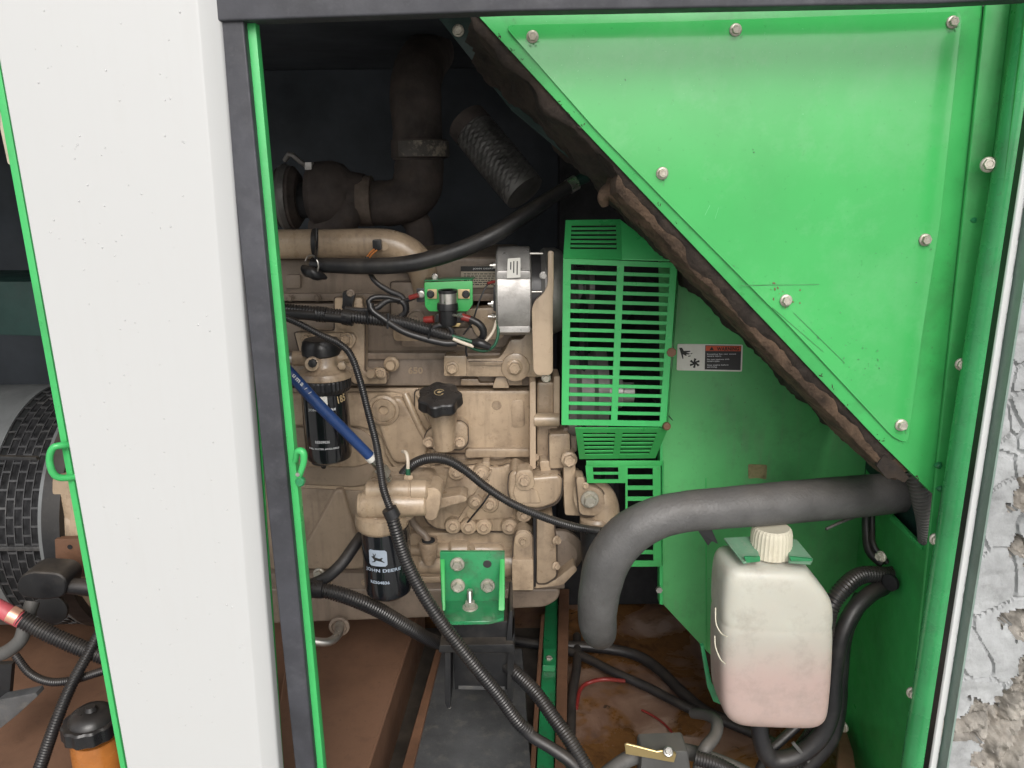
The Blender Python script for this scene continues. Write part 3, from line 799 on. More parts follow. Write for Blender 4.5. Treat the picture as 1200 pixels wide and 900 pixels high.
ly('standoff', 459, 426, 1.235, [(0, 9), (3, 9), (5, 6), (12, 5)], 'beige', eng, n=18)
# casting number
t = text('cast_number', '650', 487, 434, 1.2498, 8, 'beige', eng, w=17, lift=.0004, ex=.09)
# lifting / alternator bracket
ab = E('alternator_bracket', [(520, 417), (547, 417), (547, 421), (585, 420), (592, 410), (598, 398), (612, 398), (624, 380), (640, 382), (640, 442), (520, 441)], 1.215, .04, r=4)
E('bracket_recess_rib', [(548, 424), (590, 424), (586, 428), (552, 428)], 1.208, .008, r=1)
E('bracket_lip', [(520, 417), (547, 417), (547, 441), (520, 441)], 1.210, .01, r=3)
EB(530, 431, 1.210, 8, kind='flange'); EB(603, 430, 1.212, 9.5, kind='flange')
ly('bracket_boss', 604, 430, 1.216, [(0, 17), (3, 16.5), (4, 14)], 'beige', eng)
E('cast_lug', [(540, 444), (560, 444), (562, 449), (588, 449), (590, 442), (612, 442), (612, 452), (540, 452)], 1.236, .03, r=2)
E('cast_lug', [(581, 442), (593, 442), (597, 455), (577, 455)], 1.228, .03, r=2)
# large side cover
EG('side_cover', [(486, 458), (623, 458), (623, 531), (572, 531), (486, 531)], 1.240, .03, r=5, bev=2.5)
E('cover_foot_rail', [(545, 526), (622, 526), (624, 536), (545, 537)], 1.232, .03, r=4, bev=3)
E('block_shoulder', [(300, 462), (470, 460), (484, 476), (500, 505), (516, 528), (508, 545), (470, 560), (452, 536), (446, 508), (420, 500), (300, 498)], 1.243, .03, r=10, bev=4, seg=3)
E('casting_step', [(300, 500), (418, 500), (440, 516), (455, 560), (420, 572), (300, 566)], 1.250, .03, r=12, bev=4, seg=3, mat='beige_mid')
E('block_knee', [(437, 478), (468, 463), (487, 492), (503, 525), (495, 540), (462, 545), (450, 520)], 1.231, .03, r=10, bev=5, seg=4)
ly('core_plug', 450, 480, 1.233, [(0, 19), (4, 18), (5, 15), (3.5, 14), (5, 13), (5, 6), (1, 5), (1, .5)], 'beige', eng, n=36)
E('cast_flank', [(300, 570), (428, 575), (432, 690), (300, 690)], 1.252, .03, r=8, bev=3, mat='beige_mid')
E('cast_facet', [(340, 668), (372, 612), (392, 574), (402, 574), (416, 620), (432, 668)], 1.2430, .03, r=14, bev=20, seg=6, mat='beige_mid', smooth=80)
E('cast_facet', [(322, 540), (344, 524), (420, 520), (440, 540), (420, 548), (345, 548)], 1.2455, .03, r=10, bev=3.5, seg=3)
E('pan_rail', [(300, 672), (660, 672), (662, 690), (300, 690)], 1.236, .05, r=2, bev=1.6, mat='beige_dim')
# lower block, right of the oil filter
E('lower_block', [(480, 625), (628, 622), (630, 682), (480, 684)], 1.228, .05, r=6, bev=2.5)
lx('oil_gallery', 645, 1.225, [(480, 6), (500, 6), (512, 9), (526, 9), (530, 12), (548, 12), (552, 8), (585, 8), (590, 5)], 'beige', eng)
lx('oil_gallery', 660, 1.230, [(492, 12), (560, 12), (566, 16), (590, 18), (604, 18)], 'beige', eng)
E('cup_boss', [(492, 636), (512, 636), (507, 658), (496, 658)], 1.200, .05, r=5, bev=2)
lv('cup', 502, 1.195, [(634, 11), (638, 11.5), (655, 8), (660, 6)], 'beige', eng)
lv('cup_hole', 502, 1.195, [(632.5, 7.5), (634.5, 7.5)], 'dark', eng)
tube('oil_tube', [(482, 596, 1.2), (483, 610, 1.2), (490, 620, 1.2), (499, 628, 1.197), (502, 637, 1.195)], 4.3, 'beige_dim', eng)
# pump side cover with its ring of bolts
EG('pump_cover', [(490, 549), (497, 543), (512, 548), (524, 541), (535, 547), (551, 547), (570, 543), (575, 548), (588, 548), (596, 544), (622, 552), (628, 575), (625, 600), (605, 620), (590, 623), (512, 620), (500, 612), (493, 590), (498, 572)], 1.215, .05, r=6, bev=2)
E('cover_panel', [(524, 555), (545, 548), (551, 556), (562, 562), (574, 562), (566, 585), (552, 600), (532, 605), (520, 596)], 1.210, .02, r=6, bev=1.5)
E('cover_rib', [(596, 553), (620, 545), (622, 549), (598, 558)], 1.207, .02, r=2, bev=1)
E('cover_rib', [(572, 553), (577, 551), (540, 612), (535, 612)], 1.206, .01, r=2, bev=1.2)
E('cover_rib', [(545, 592), (600, 584), (602, 607), (548, 610)], 1.209, .02, r=8, bev=1.5)
for x, y, r_ in ((496, 554, 6.5), (535, 553, 6.5), (564, 554, 6.5), (557, 588, 6), (574, 590, 7.5), (531, 616, 6.5), (549, 617, 6.5), (567, 617, 6.5), (597, 617, 6.5), (614, 603, 6)):
    ly('bolt_boss', x, y, 1.208, [(-6, r_ + 4), (2, r_ + 3), (3, r_ + 2)], 'beige', eng, n=22)
    EB(x, y, 1.2045, r_, mat='beige_clean')
EG('pump_housing', [(597, 556), (604, 551), (620, 560), (654, 557), (659, 562), (658, 580), (652, 590), (632, 597), (600, 593), (595, 575)], 1.165, .06, r=7, bev=5, seg=4)
E('pump_ear', [(604, 552), (624, 550), (627, 570), (618, 576), (605, 574)], 1.158, .03, r=7, bev=2)
EB(614, 563, 1.157, 7.5, mat='beige_clean')
tube('cable_tie', [(574, 578, 1.19), (566, 590, 1.19), (548, 612, 1.2)], 1.1, 'black', eng, n=6)
# column of castings on the right of the block
E('front_plate', [(621, 448), (628, 447), (628, 549), (621, 551)], 1.185, .06, r=1.5, bev=1, mat='beige_clean')
E('timing_housing', [(629, 448), (652, 448), (652, 500), (658, 505), (662, 520), (662, 552), (640, 560), (629, 556)], 1.215, .06, r=4, bev=2.5)
lx('idler_tube', 492, 1.19, [(626, 8), (655, 8)], 'beige', eng)
EG('cast_box', [(643, 509), (668, 508), (669, 548), (644, 550)], 1.185, .05, r=4, bev=2.5)
E('cast_box', [(660, 501), (676, 503), (676, 530), (662, 530)], 1.20, .05, r=3, bev=2, mat='beige_dim')
E('timing_neck', [(632, 540), (645, 540), (646, 556), (634, 556)], 1.19, .04, r=3, bev=2)
E('gasket_strip', [(649, 441), (656, 441), (656, 500), (649, 500)], 1.19, .05, r=2, bev=1, mat='beige_clean')
bolt(667, 538, 1.175, 9.5, 'beige_clean', eng)
E('pump_column', [(661, 528), (674, 530), (675, 560), (682, 562), (682, 605), (662, 604), (660, 570)], 1.18, .05, r=3, bev=2)
EG('outlet_flange', [(675, 559), (685, 559), (686, 568), (707, 575), (710, 596), (700, 605), (679, 604)], 1.15, .03, r=7, bev=2)
bolt(691, 585, 1.148, 10.5, 'boltg', eng, kind='washer')
bolt(686, 569, 1.15, 4, 'beige', eng)
tube('outlet_elbow', [(682, 584, 1.19), (698, 582, 1.18), (707, 592, 1.175), (708, 606, 1.172), (706, 616, 1.17)], [22, 21, 18, 17.5, 17.5], 'beige', eng, n=24, step=3)
lv('outlet_collar', 699, 1.17, [(604, 17), (607, 19.5), (613, 19.5), (614, 17)], 'beige', eng)
# timing cover lower right
ly('crank_cover', 655, 645, 1.24, [(0, 28), (6, 28), (14, 20), (16, 8)], 'beige_dim', eng, n=32)
EG('timing_flange', [(629, 606), (648, 606), (652, 640), (652, 676), (640, 684), (629, 684)], 1.18, .05, r=4, bev=2)
E('timing_seam', [(625, 606), (628, 606), (628, 688), (625, 688)], 1.183, .05, r=1, bev=.6, mat='dark')
E('timing_skirt', [(626, 684), (650, 680), (673, 662), (677, 668), (660, 686), (626, 690)], 1.19, .06, r=3, bev=1.5)
bolt(652, 633, 1.175, 5.5, 'beige_clean', eng, axis=(.7, -1, 0)); bolt(651, 663, 1.175, 5, 'beige_clean', eng, axis=(.7, -1, 0))
EG('mount_strap', [(602, 634), (606, 622), (616, 620), (624, 627), (625, 692), (600, 692)], 1.17, .03, r=6, bev=2)
E('strap_step', [(600, 656), (625, 656), (625, 692), (600, 692)], 1.165, .012, r=2, bev=1.2)
ly('strap_dimple', 613, 632, 1.171, [(0, 10), (2, 10), (2.6, 8)], 'beige', eng); bolt(613, 634, 1.168, 5.5, 'beige', eng, kind='washer')
# small cast details
E('cover_step', [(598, 470), (614, 468), (616, 500), (600, 502)], 1.2385, .01, r=5, bev=1.2)
tube('block_rib', [(489, 462, 1.238), (496, 476, 1.235), (502, 492, 1.234), (512, 506, 1.234)], 2.2, 'beige', eng, n=12)
tube('block_rib', [(475, 462, 1.24), (482, 478, 1.232), (492, 500, 1.23), (508, 528, 1.232)], 4.2, 'beige', eng, n=12)
ly('cover_dimple', 582, 475, 1.2405, [(0, 6), (1.2, 5), (1.2, 3.6), (.4, 3)], 'beige', eng, n=20)
EB(627, 536, 1.2, 4.5, mat='beige_clean'); EB(627, 492, 1.2, 4, mat='beige_clean')
E('cover_facet', [(604, 565), (630, 575), (634, 590), (606, 590), (601, 578)], 1.1625, .01, r=3, bev=2.5, seg=3)
for x in (565, 520): E('cast_tab', [(x, 541), (x + 9, 541), (x + 9, 548), (x, 548)], 1.21, .02, r=2, bev=1)
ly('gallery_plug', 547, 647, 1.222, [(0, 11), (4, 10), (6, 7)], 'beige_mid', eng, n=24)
E('gallery_lug', [(536, 640), (556, 640), (560, 652), (532, 652)], 1.214, .02, r=4, bev=2)
E('lower_rib', [(480, 676), (516, 676), (516, 682), (480, 682)], 1.222, .02, r=2, bev=1)
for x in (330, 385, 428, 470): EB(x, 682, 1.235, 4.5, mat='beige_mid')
for x in (340, 372): EB(x, 349, 1.256, 4.5, mat='beige_dim')
E('flange_pad', [(335, 322), (352, 322), (352, 338), (335, 338)], 1.262, .01, r=3, bev=1.2, mat='beige_dim')
# oil pan
E('oil_pan', [(300, 690), (657, 690), (655, 702), (640, 712), (600, 714), (560, 722), (300, 732)], 1.232, .34, r=8, bev=5, seg=4, mat='beige_dim')
ly('drain_boss', 398, 733, 1.215, [(0, 12), (3, 12), (4, 9), (2, 8)], 'beige_dim', eng)
tube('drain_pipe', [(398, 733, 1.20), (396, 744, 1.17), (386, 752, 1.15), (370, 752, 1.14), (350, 748, 1.14)], [6, 5, 5, 5, 6], 'zinc', eng)
bolt(374, 672, 1.2, 7, 'boltg', eng)

# intake pipe
ip = tube('intake_pipe', [(290, 286, 1.235), (380, 286, 1.235), (436, 285, 1.235), (462, 288, 1.235), (482, 298, 1.236), (494, 315, 1.238), (500, 340, 1.24)], [17, 17, 17, 17.5, 17.5, 17, 16], 'beige', eng, n=28, step=3)
lx('pipe_clamp', 286, 1.235, [(368.5, 17.6), (368.5, 18.4), (373.5, 18.4), (373.5, 17.6)], 'black', ip)
ly('sensor_boss', 451, 288, 1.222, [(-4, 10), (4, 9), (5, 5), (8, 5)], 'beige', ip)
E('connector', [(436, 281), (446, 281), (447, 293), (437, 294)], 1.2, .012, r=2, bev=1, mat='black', parent=ip)
sc_ = thing('sensor_cable', 'thin orange and black sensor cable looping down from the intake pipe', 'cable', (470, 350, 1.19))
tube('orange_wire', [(439, 292, 1.2), (431, 299, 1.197), (430, 306, 1.195)], 1.3, 'orangewire', sc_, n=6)
tube('orange_wire', [(442, 293, 1.2), (434, 300, 1.199), (432, 307, 1.197)], 1.1, 'orangewire', sc_, n=6)
tube('sheath', [(430, 302, 1.195), (432, 316, 1.185), (440, 330, 1.175), (456, 341, 1.172), (470, 347, 1.175), (476, 357, 1.175), (475, 368, 1.18), (465, 374, 1.18)], [2.4, 2.8, 3, 3.4, 3.6, 3.6, 3.2, 3], 'rubber', sc_)
tube('branch_wire', [(466, 354, 1.175), (480, 351, 1.17), (488, 347, 1.168)], 2.6, 'rubber', sc_)
tube('red_terminal', [(480, 349, 1.169), (490, 346, 1.166)], 3, 'redwire', sc_)

# oil filler
of = thing('oil_filler', 'black lobed oil filler cap on a beige neck in front of the side cover', 'oil filler', (518, 525, 1.18))
EG('filler_flange', [(499, 507), (511, 499), (540, 494), (548, 500), (548, 520), (541, 527), (503, 525), (497, 519)], 1.21, .03, r=6, bev=2, parent=of)
lv('neck', 519, 1.185, [(474, 15), (478, 16.5), (487, 17), (496, 15), (502, 14), (512, 13), (524, 12.5), (526, 12)], 'beige', of)
for x, y in ((502.5, 518), (538.5, 518)): bolt(x, y, 1.205, 6.8, 'beige_clean', of, kind='washer')
for x, y in ((511, 522), (528, 522)): ly('rivet', x, y, 1.19, [(0, 2.6), (8, 2.6), (9, 2)], 'beige_clean', of, n=10)
CN = Vector((0, -.36, .93)).normalized(); CO = P(515, 461, 1.150); ms = mpp(515, 461, 1.150)
revolve('cap', CO + CN * .0015, -CN, [(t * ms, r_ * ms) for t, r_ in ((0, 2), (0, 15), (.8, 17), (1, 20), (2.2, 23.5), (4, 25), (15, 25.5), (18, 24), (19, 15), (19.5, 6))], 'black', of, 112, lobes=7, lobe_amp=.07, smooth=22, ph=.3)
CU = Vector((1, 0, 0)); CV = CN.cross(CU)
for pl in ([(math.cos(a) * 1.0, math.sin(a) * 1.0) for a in np.linspace(.5, 5.5, 16)] + [(math.cos(a) * .86, math.sin(a) * .86) for a in np.linspace(5.5, .5, 16)],
           [(-.45, -.25), (.15, -.3), (.35, .15), (.0, .45), (-.35, .2)], [(.5, -.75), (.85, -.55), (.75, -.35), (.4, -.55)], [(.3, .1), (.62, .3), (.55, .45), (.2, .3)]):
    me = poly_mesh([pl]); flat_mesh_at(me, lambda c: CO + CN * .0024 + CU * c.x * .0082 + CV * c.y * .0082)
    fin('cap_symbol', me, 'tab', of, 0)

# fuel filter
ff = thing('fuel_filter', 'tall black fuel filter with clear marks hanging under a beige head at left', 'filter', (380, 545, 1.13))
YFf = 1.13
lv('priming_cap', 376, YFf, [(398, 4), (397, 19), (399, 21), (404, 22.5), (406, 23), (414, 23), (416, 21)], 'black', ff, n=36)
lv('filter_head', 379, YFf, [(412, 19), (416, 20), (424, 20), (430, 24), (434, 31), (438, 32.5), (441, 32.5), (442, 30)], 'beige', ff, n=40)
ly('port', 367.5, 425, YFf - .025, [(-4, 8.5), (9, 8), (10, 6)], 'beige', ff, n=20); ly('port_plug', 367, 425, YFf - .035, [(0, 5.5), (5, 5), (6, 2)], 'black', ff, n=8)
tube('inlet_boss', [(344, 420, YFf), (365, 420, YFf)], 9, 'beige', ff, n=18); tube('inlet_nut', [(334, 421, YFf), (345, 420, YFf)], [7, 8], 'zinc', ff, n=6)
tube('outlet_boss', [(385, 420, YFf), (402, 419, YFf), (404, 419, YFf)], [10, 8, 8], 'beige', ff, n=18)
tube('outlet_nut', [(403, 419, YFf), (409, 418, YFf)], 8, 'beige', ff, n=6)
ly('vent_screw', 402, 427, YFf - .02, [(0, 5), (8, 5), (9, 3)], 'beige', ff, n=6)
# knurled ring
lv('lock_ring', 379, YFf, [(442, 31), (444, 31.5), (452, 31.5), (457, 29), (458, 27)], 'black', ff, n=80, lobes=40, lobe_amp=.012, smooth=10)
lv('canister', 380, YFf, [(456, 26.5), (470, 27), (500, 27), (530, 26.5), (535, 25), (537.5, 21), (538, 16)], 'black_gloss', ff, n=48)
lv('bowl', 379, YFf, [(537, 15), (541, 14), (543, 10), (544, 4)], 'black', ff, n=24)
lv('drain_tap', 379, YFf, [(542, 3.5), (547, 3.2), (549, 2)], 'black', ff, n=12)
W1 = (380, YFf, 27, 456)
badge = [(-1, -.8), (-.8, -1), (.8, -1), (1, -.8), (1, .8), (.8, 1), (-.8, 1), (-1, .8)]
me = poly_mesh([badge]); text('badge', '', 376, 469, YFf, 16, 'label_white', ff, w=15, wrap=W1, me=me)
text('lettering', 'JOHN DEERE', 377, 481, YFf, 3.6, 'print_white', ff, w=33, wrap=W1)
text('lettering', 'RE509036', 378, 518, YFf, 3.4, 'print_white', ff, w=17, wrap=W1)
text('lettering', 'FUEL WATER AVAILABLE', 379, 526, YFf, 2.1, 'print_white', ff, w=36, wrap=W1)
text('handwriting', '185', 398, 470, YFf, 9, 'tab', ff, w=12, wrap=W1, rot=8)

# oil filter
of2 = thing('oil_filter', 'glossy black oil filter with leaping deer emblem under a beige housing', 'filter', (450, 700, 1.11))
YO = 1.11
lv('canister', 451.5, YO, [(616, 27), (622, 28), (655, 28), (684, 27.5), (690, 26), (694, 21), (695.5, 12)], 'black_gloss', of2, n=48)
lv('filter_flange', 447, YO, [(598, 26), (601, 30), (608, 31), (613, 31), (616, 29), (618, 27)], 'beige', of2, n=40)
E('housing', [(424, 580), (430, 568), (447, 566), (462, 567), (500, 567), (507, 571), (508, 582), (500, 588), (480, 612), (424, 612)], YO - .012, .07, r=5, bev=4, seg=4, parent=of2)
lx('housing_barrel', 575, YO - .008, [(429, 10), (431, 12), (480, 12), (480.5, 11), (482, 11), (483, 13), (500, 13), (503, 9)], 'beige', of2)
lx('housing_barrel', 591, YO - .012, [(424, 15), (427, 17), (460, 17), (478, 15), (498, 14), (500, 12)], 'beige', of2)
E('barrel_flange', [(495, 574), (509, 571), (517, 577), (517, 590), (511, 610), (499, 611), (496, 600)], YO - .02, .05, r=6, bev=2.5, seg=3, parent=of2)
E('housing_arm', [(514, 584), (540, 580), (548, 584), (546, 588), (530, 592), (514, 597)], YO + .03, .04, r=3, bev=1.5, parent=of2)
lx('housing_end', 591, YO - .012, [(419.5, 11), (421, 14), (425, 15)], 'beige', of2)
bolt(440, 610, YO - .03, 3.5, 'beige', of2)
W2 = (451.5, YO, 28, 616)
text('badge', '', 442.5, 654, YO, 20, 'badge', of2, w=22, wrap=W2, me=poly_mesh([badge]))
deer = [[(-.95, .35), (-.55, .45), (-.35, .30), (.30, .18), (.62, .30), (.80, .22), (.62, .12), (.60, -.05), (.95, -.30), (.98, -.42), (.50, -.22), (.30, -.20), (-.20, -.12), (-.35, -.30), (-.80, -.45), (-.86, -.36), (-.50, -.22), (-.60, .05)],
        [(-.55, .42), (-.70, .80), (-.60, .78), (-.42, .52), (-.25, .85), (-.18, .78), (-.35, .36)]]
text('deer_emblem', '', 442.5, 654, YO, 12, 'print_black', of2, w=16, wrap=W2, me=poly_mesh([[(-x, y) if False else (x, y) for x, y in pl] for pl in deer]), lift=.0009)
text('lettering', 'JOHN DEERE', 448, 669, YO, 5.2, 'badge', of2, w=44, wrap=W2)
text('lettering', 'RE504836', 445, 682.5, YO, 3.8, 'badge', of2, w=23, wrap=W2)

# vent/sensor stub beside oil filter housing
sn = thing('banjo_sensor', 'tiny green tipped sender with bent pipe standing on the oil filter housing', 'sensor', (479, 566, 1.12))
lv('nut', 479, 1.12, [(556, 5), (558, 6), (564, 6), (566, 7)], 'beige', sn, n=6)
lv('green_band', 478, 1.12, [(549, 2.6), (556, 3)], 'greenwire', sn, n=12)
tube('bent_pipe', [(478, 552, 1.12), (478, 540, 1.12), (476, 531, 1.125), (472, 529, 1.14)], 2.1, 'whitewire', sn, n=10, step=2)

# alternator
al = thing('alternator', 'silver cast alternator with white sticker left of the slotted green guard', 'alternator', (620, 392, 1.2))
YA = 1.205
lx('rear_housing', 341, YA, [(581, 30), (582, 46), (585, 49), (600, 50), (616, 50), (621, 49), (622, 46)], 'alu', al, n=48)
lx('housing_band', 341, YA, [(583, 50), (584, 51.5), (620, 51.5), (621, 50)], 'alu', al, n=24)
for yy in (322, 348, 385): E('housing_rib', [(582, yy - 5), (622, yy - 5), (622, yy + 5), (582, yy + 5)], YA - .066 if yy != 385 else YA - .05, .02, r=3, bev=2, mat='alu', parent=al)
lx('stator', 341, YA, [(622, 44), (634, 44)], 'label_dark', al, n=40)
for yy in (297, 342): tube('through_bolt', [(621, yy, YA - .06), (636, yy, YA - .06)], 1.6, 'zinc', al, n=8)
lx('front_housing', 341, YA, [(633, 47), (637, 50), (650, 50), (658, 46), (660, 30)], 'alu_dark', al, n=48)
E('sticker', [(595, 303), (610, 302), (610, 325), (594, 326)], YA - .0695, .001, r=1, bev=0, mat='label_white', parent=al)
for xx_, ya_, yb_ in ((605.5, 306, 322), (601.5, 306, 320), (598, 307, 316)):
    extr('print_line', [(xx_, ya_), (xx_ + 1.3, ya_), (xx_ + 1.1, yb_), (xx_ - .2, yb_)], YA - .0700, .0003, 'print_black', al, bev=0)
for x, y in ((580, 311), (578, 356), (578, 371)):
    tube('terminal_stud', [(x - 6, y, YA - .03), (x + 3, y, YA - .03)], 2.3, 'zinc', al, n=8); tube('terminal_nut', [(x - 2, y, YA - .03), (x + 2, y, YA - .03)], 4.2, 'zinc', al, n=6)
E('terminal_block', [(578, 336), (583, 335), (583, 366), (578, 364)], YA - .04, .02, r=1, mat='black', parent=al)
bolt(637, 323, YA - .055, 5, 'alu', al); 
sr = E('adjuster_strap', [(642, 294), (649, 294), (649, 336), (648, 350), (648, 436), (644, 440), (629, 440), (625, 434), (623, 362), (627, 352), (637, 344), (642, 333)], 1.135, .006, r=4, bev=1.5, mat='beige_clean')
bolt(640, 443, 1.145, 5.5, 'boltg', eng); 
lv('strap_bolt', 640, 1.15, [(438, 4), (447, 4), (448, 3)], 'zinc', eng, n=8)

# data plate
dp = E('data_plate', [(540, 312), (583, 312), (583, 337), (540, 337)], 1.262, .003, r=1, bev=.4, mat='cream', parent=al if False else None)
E('plate_header', [(541, 312.5), (582.5, 312.5), (582.5, 317.5), (541, 317.5)], 1.2614, .001, r=0, bev=0, mat='print_black', parent=dp) if False else None
h = extr('plate_header', [(540, 312), (583, 312), (583, 318), (540, 318)], 1.2612, .0007, 'print_black', eng, bev=0)
text('plate_text', 'JOHN DEERE', 566, 315, 1.261, 2.2, 'print_white', eng, w=24)
for i in range(6):
    x_ = 543.5
    while x_ < 578:
        w_ = random.uniform(1.5, 5)
        extr('print_line', [(x_, 320.5 + i * 2.5), (x_ + w_, 320.5 + i * 2.5), (x_ + w_, 321.5 + i * 2.5), (x_, 321.5 + i * 2.5)], 1.2616, .0003, 'print_black', dp, bev=0); x_ += w_ + 1

# relay on green bracket
rb = thing('relay', 'round silver and black relay on a small green bracket with brass tabs', 'relay', (525, 385, 1.17))
YR = 1.175
extr('relay_bracket', [(497, 331), (554, 329), (554, 357), (548, 365), (503, 365), (498, 359)], YR, .003, 'green', rb, r=2, bev=.8)
plate('bracket_top', [(497, 330, YR), (554, 328, YR), (557, 326, YR + .03), (499, 327, YR + .03)], (0, 0, .002), 'green_worn', rb)
for x in (501, 536.5): extr('brass_tab', [(x, 339), (x + 11 + (x > 520) * 3, 339), (x + 11 + (x > 520) * 3, 350), (x, 350)], YR - .004, .0012, 'tab', rb, r=1, bev=.3)
for x in (504.5, 546): bolt(x, 344.8, YR - .0045, 4.6, 'print_black', rb, kind='flange')
lv('can', 524.5, YR - .016, [(340, 8), (340.5, 10.5), (356, 10.5), (356.5, 9)], 'zinc', rb, n=32)
lv('can_rim', 524.5, YR - .016, [(340, 10.6), (339.5, 11.3), (343, 11.3), (343.4, 10.6)], 'black', rb, n=32)
lv('relay_body', 524.5, YR - .016, [(355, 12), (358, 12.5), (363, 12.5), (364, 11), (378, 10.5), (381, 9)], 'black', rb, n=32)
extr('terminal_arm', [(511, 368), (543, 367), (545, 378), (509, 378)], YR - .012, .01, 'black', rb, r=3, bev=1)
tube('red_terminal', [(497, 375, YR - .01), (508, 374, YR - .012)], [4, 4.6], 'redwire', rb, n=12)
tube('red_terminal', [(541, 371, YR - .016), (551, 374, YR - .016)], [4.6, 4], 'redwire', rb, n=12)
tube('silver_link', [(531, 369, YR - .03), (542, 371, YR - .02)], 1.6, 'zinc', rb, n=8)
extr('base_flange', [(512, 379), (540, 379), (538, 383), (514, 383)], YR - .012, .01, 'brass', rb, r=1, bev=.5)
extr('side_terminal', [(488, 338), (498, 338), (498, 354), (488, 354)], YR + .004, .004, 'label_dark', rb, r=1, bev=.5)
bolt(493.5, 345, YR + .002, 4.5, 'zinc', rb)
bolt(509.5, 324, YR + .02, 4, 'zinc', rb)

def hose(name, label, cat, pts, rad, mat='rubber', group=None, **k):
    o = tube(name, pts, rad, mat, None, **k); tag(o, label, cat, group); return o

# battery-lead tails at the relay / alternator
hose('relay_lead', 'short black lead curving down from the right side of the relay', 'cable', [(551, 374, 1.158), (562, 380, 1.155), (567, 390, 1.157), (562, 399, 1.163), (548, 402, 1.17), (530, 398, 1.18)], 4.3)
hose('green_wire', 'thin dark green wire looping under the alternator terminals', 'wire', [(583, 374, 1.16), (584, 390, 1.155), (580, 404, 1.153), (570, 411, 1.153), (556, 409, 1.156), (540, 400, 1.163)], 1.9, 'greenwire', n=8)
hose('cream_wire', 'thin cream wire rising to the lower alternator terminal', 'wire', [(582, 375, 1.162), (578, 388, 1.16), (570, 399, 1.158), (563, 404, 1.158)], 1.8, 'whitewire', n=8)
hose('white_wire', 'short white wire section in the harness under the relay', 'wire', [(531, 397, 1.148), (543, 402, 1.146), (555, 406, 1.147)], 2.2, 'whitewire', n=8)
hose('dark_green_wire', 'straight dark green wire beside the white one under the relay', 'wire', [(530, 394, 1.152), (548, 399, 1.15), (566, 405, 1.15)], 2.2, 'greenwire', n=8)
rc = hose('round_connector', 'stubby black connector with round socket below the alternator', 'connector', [(556, 402, 1.15), (562, 402, 1.145), (574, 407, 1.147)], [5, 6, 4], 'black')
hose('sensing_wire', 'very thin black wire from the alternator down to the harness', 'wire', [(580, 331, 1.17), (571, 334, 1.16), (562, 352, 1.155), (553, 378, 1.155), (543, 392, 1.158)], 1.0, 'rubber', n=6)
tube('red_end', [(571, 332, 1.16), (580, 330, 1.165)], 1.8, 'redwire', bpy.data.objects['sensing_wire'], n=8)

# main wiring harness across the head
hn = thing('wiring_harness', 'thick corrugated black wiring harness crossing the top of the block', 'wiring harness', (440, 380, 1.17))
tube('main_conduit', [(300, 360, 1.17), (345, 364, 1.165), (400, 370, 1.162), (440, 374, 1.16), (470, 378, 1.16), (500, 386, 1.16), (520, 392, 1.16), (534, 396, 1.16)], [7.5, 7.5, 8, 8, 8, 8, 7.5, 6], 'conduit', hn, corr=3.4)
tube('second_loom', [(300, 366, 1.165), (350, 368, 1.16), (395, 372, 1.158), (408, 374, 1.156)], 6.5, 'rubber', hn)
tube('tape_wrap', [(402, 371, 1.161), (414, 373, 1.160)], 9.5, 'black', hn)
tube('tape_wrap', [(372, 368, 1.162), (383, 369, 1.161)], 9.5, 'conduit', hn, corr=3)
tube('loop', [(405, 362, 1.168), (425, 364, 1.165), (440, 362, 1.165), (455, 352, 1.17), (472, 354, 1.17), (475, 366, 1.172), (466, 373, 1.172)], 3.4, 'rubber', hn)
tube('loop', [(440, 366, 1.16), (432, 356, 1.163), (436, 349, 1.168), (452, 348, 1.17), (470, 352, 1.168)], 3.2, 'rubber', hn)
tube('loop', [(434, 356, 1.158), (436, 364, 1.155), (450, 374, 1.152), (472, 388, 1.152), (495, 396, 1.152), (520, 402, 1.152), (535, 402, 1.155)], 4.2, 'rubber', hn)
tube('loop', [(500, 388, 1.158), (515, 381, 1.156), (528, 384, 1.155), (530, 392, 1.157)], 3.0, 'rubber', hn)
tube('wire_tail', [(547, 400, 1.155), (546, 410, 1.155), (547, 417, 1.16)], 1.3, 'rubber', hn, n=6)
for (x, y, xx, yy) in ((430, 364, 431, 380), (455, 367, 454, 385), (505, 379, 502, 397)): tube('zip_tie', [(x, y, 1.148), (xx, yy, 1.148)], 1.4, 'black', hn, n=6)

# breather hose along the top
bh = thing('breather_hose', 'smooth black hose rising from the block top to the upper right', 'hose', (560, 300, 1.2))
tube('hose_wall', [(366, 310, 1.175), (385, 311, 1.17), (430, 312, 1.165), (480, 309, 1.16), (530, 296, 1.16), (575, 277, 1.165), (615, 252, 1.18), (650, 229, 1.2), (671, 216, 1.21)], [8.5, 9, 9.5, 10, 10, 10, 9.5, 8.5, 8], 'rubber', bh, n=20)
tube('silver_ferrule', [(666, 219, 1.208), (675, 213.5, 1.213)], 8.8, 'zinc', bh, n=20)
tube('green_end', [(674, 214, 1.213), (687, 207, 1.22)], [6, 7], 'green_dark', bh, n=16)
tube('wire_clamp', [(358, 306, 1.165), (361, 300, 1.16), (368, 300, 1.155), (373, 308, 1.152), (372, 318, 1.155), (366, 326, 1.165)], 1.2, 'zinc', bh, n=6)
tube('clamp_body', [(355, 314, 1.17), (362, 318, 1.16), (372, 322, 1.16), (382, 326, 1.17)], [4, 6, 6, 3], 'rubber', bh, n=10, lump=.5)
tube('hose_strap', [(371, 268, 1.205), (371, 290, 1.19), (370, 303, 1.15)], 1.8, 'black', bh, n=6)

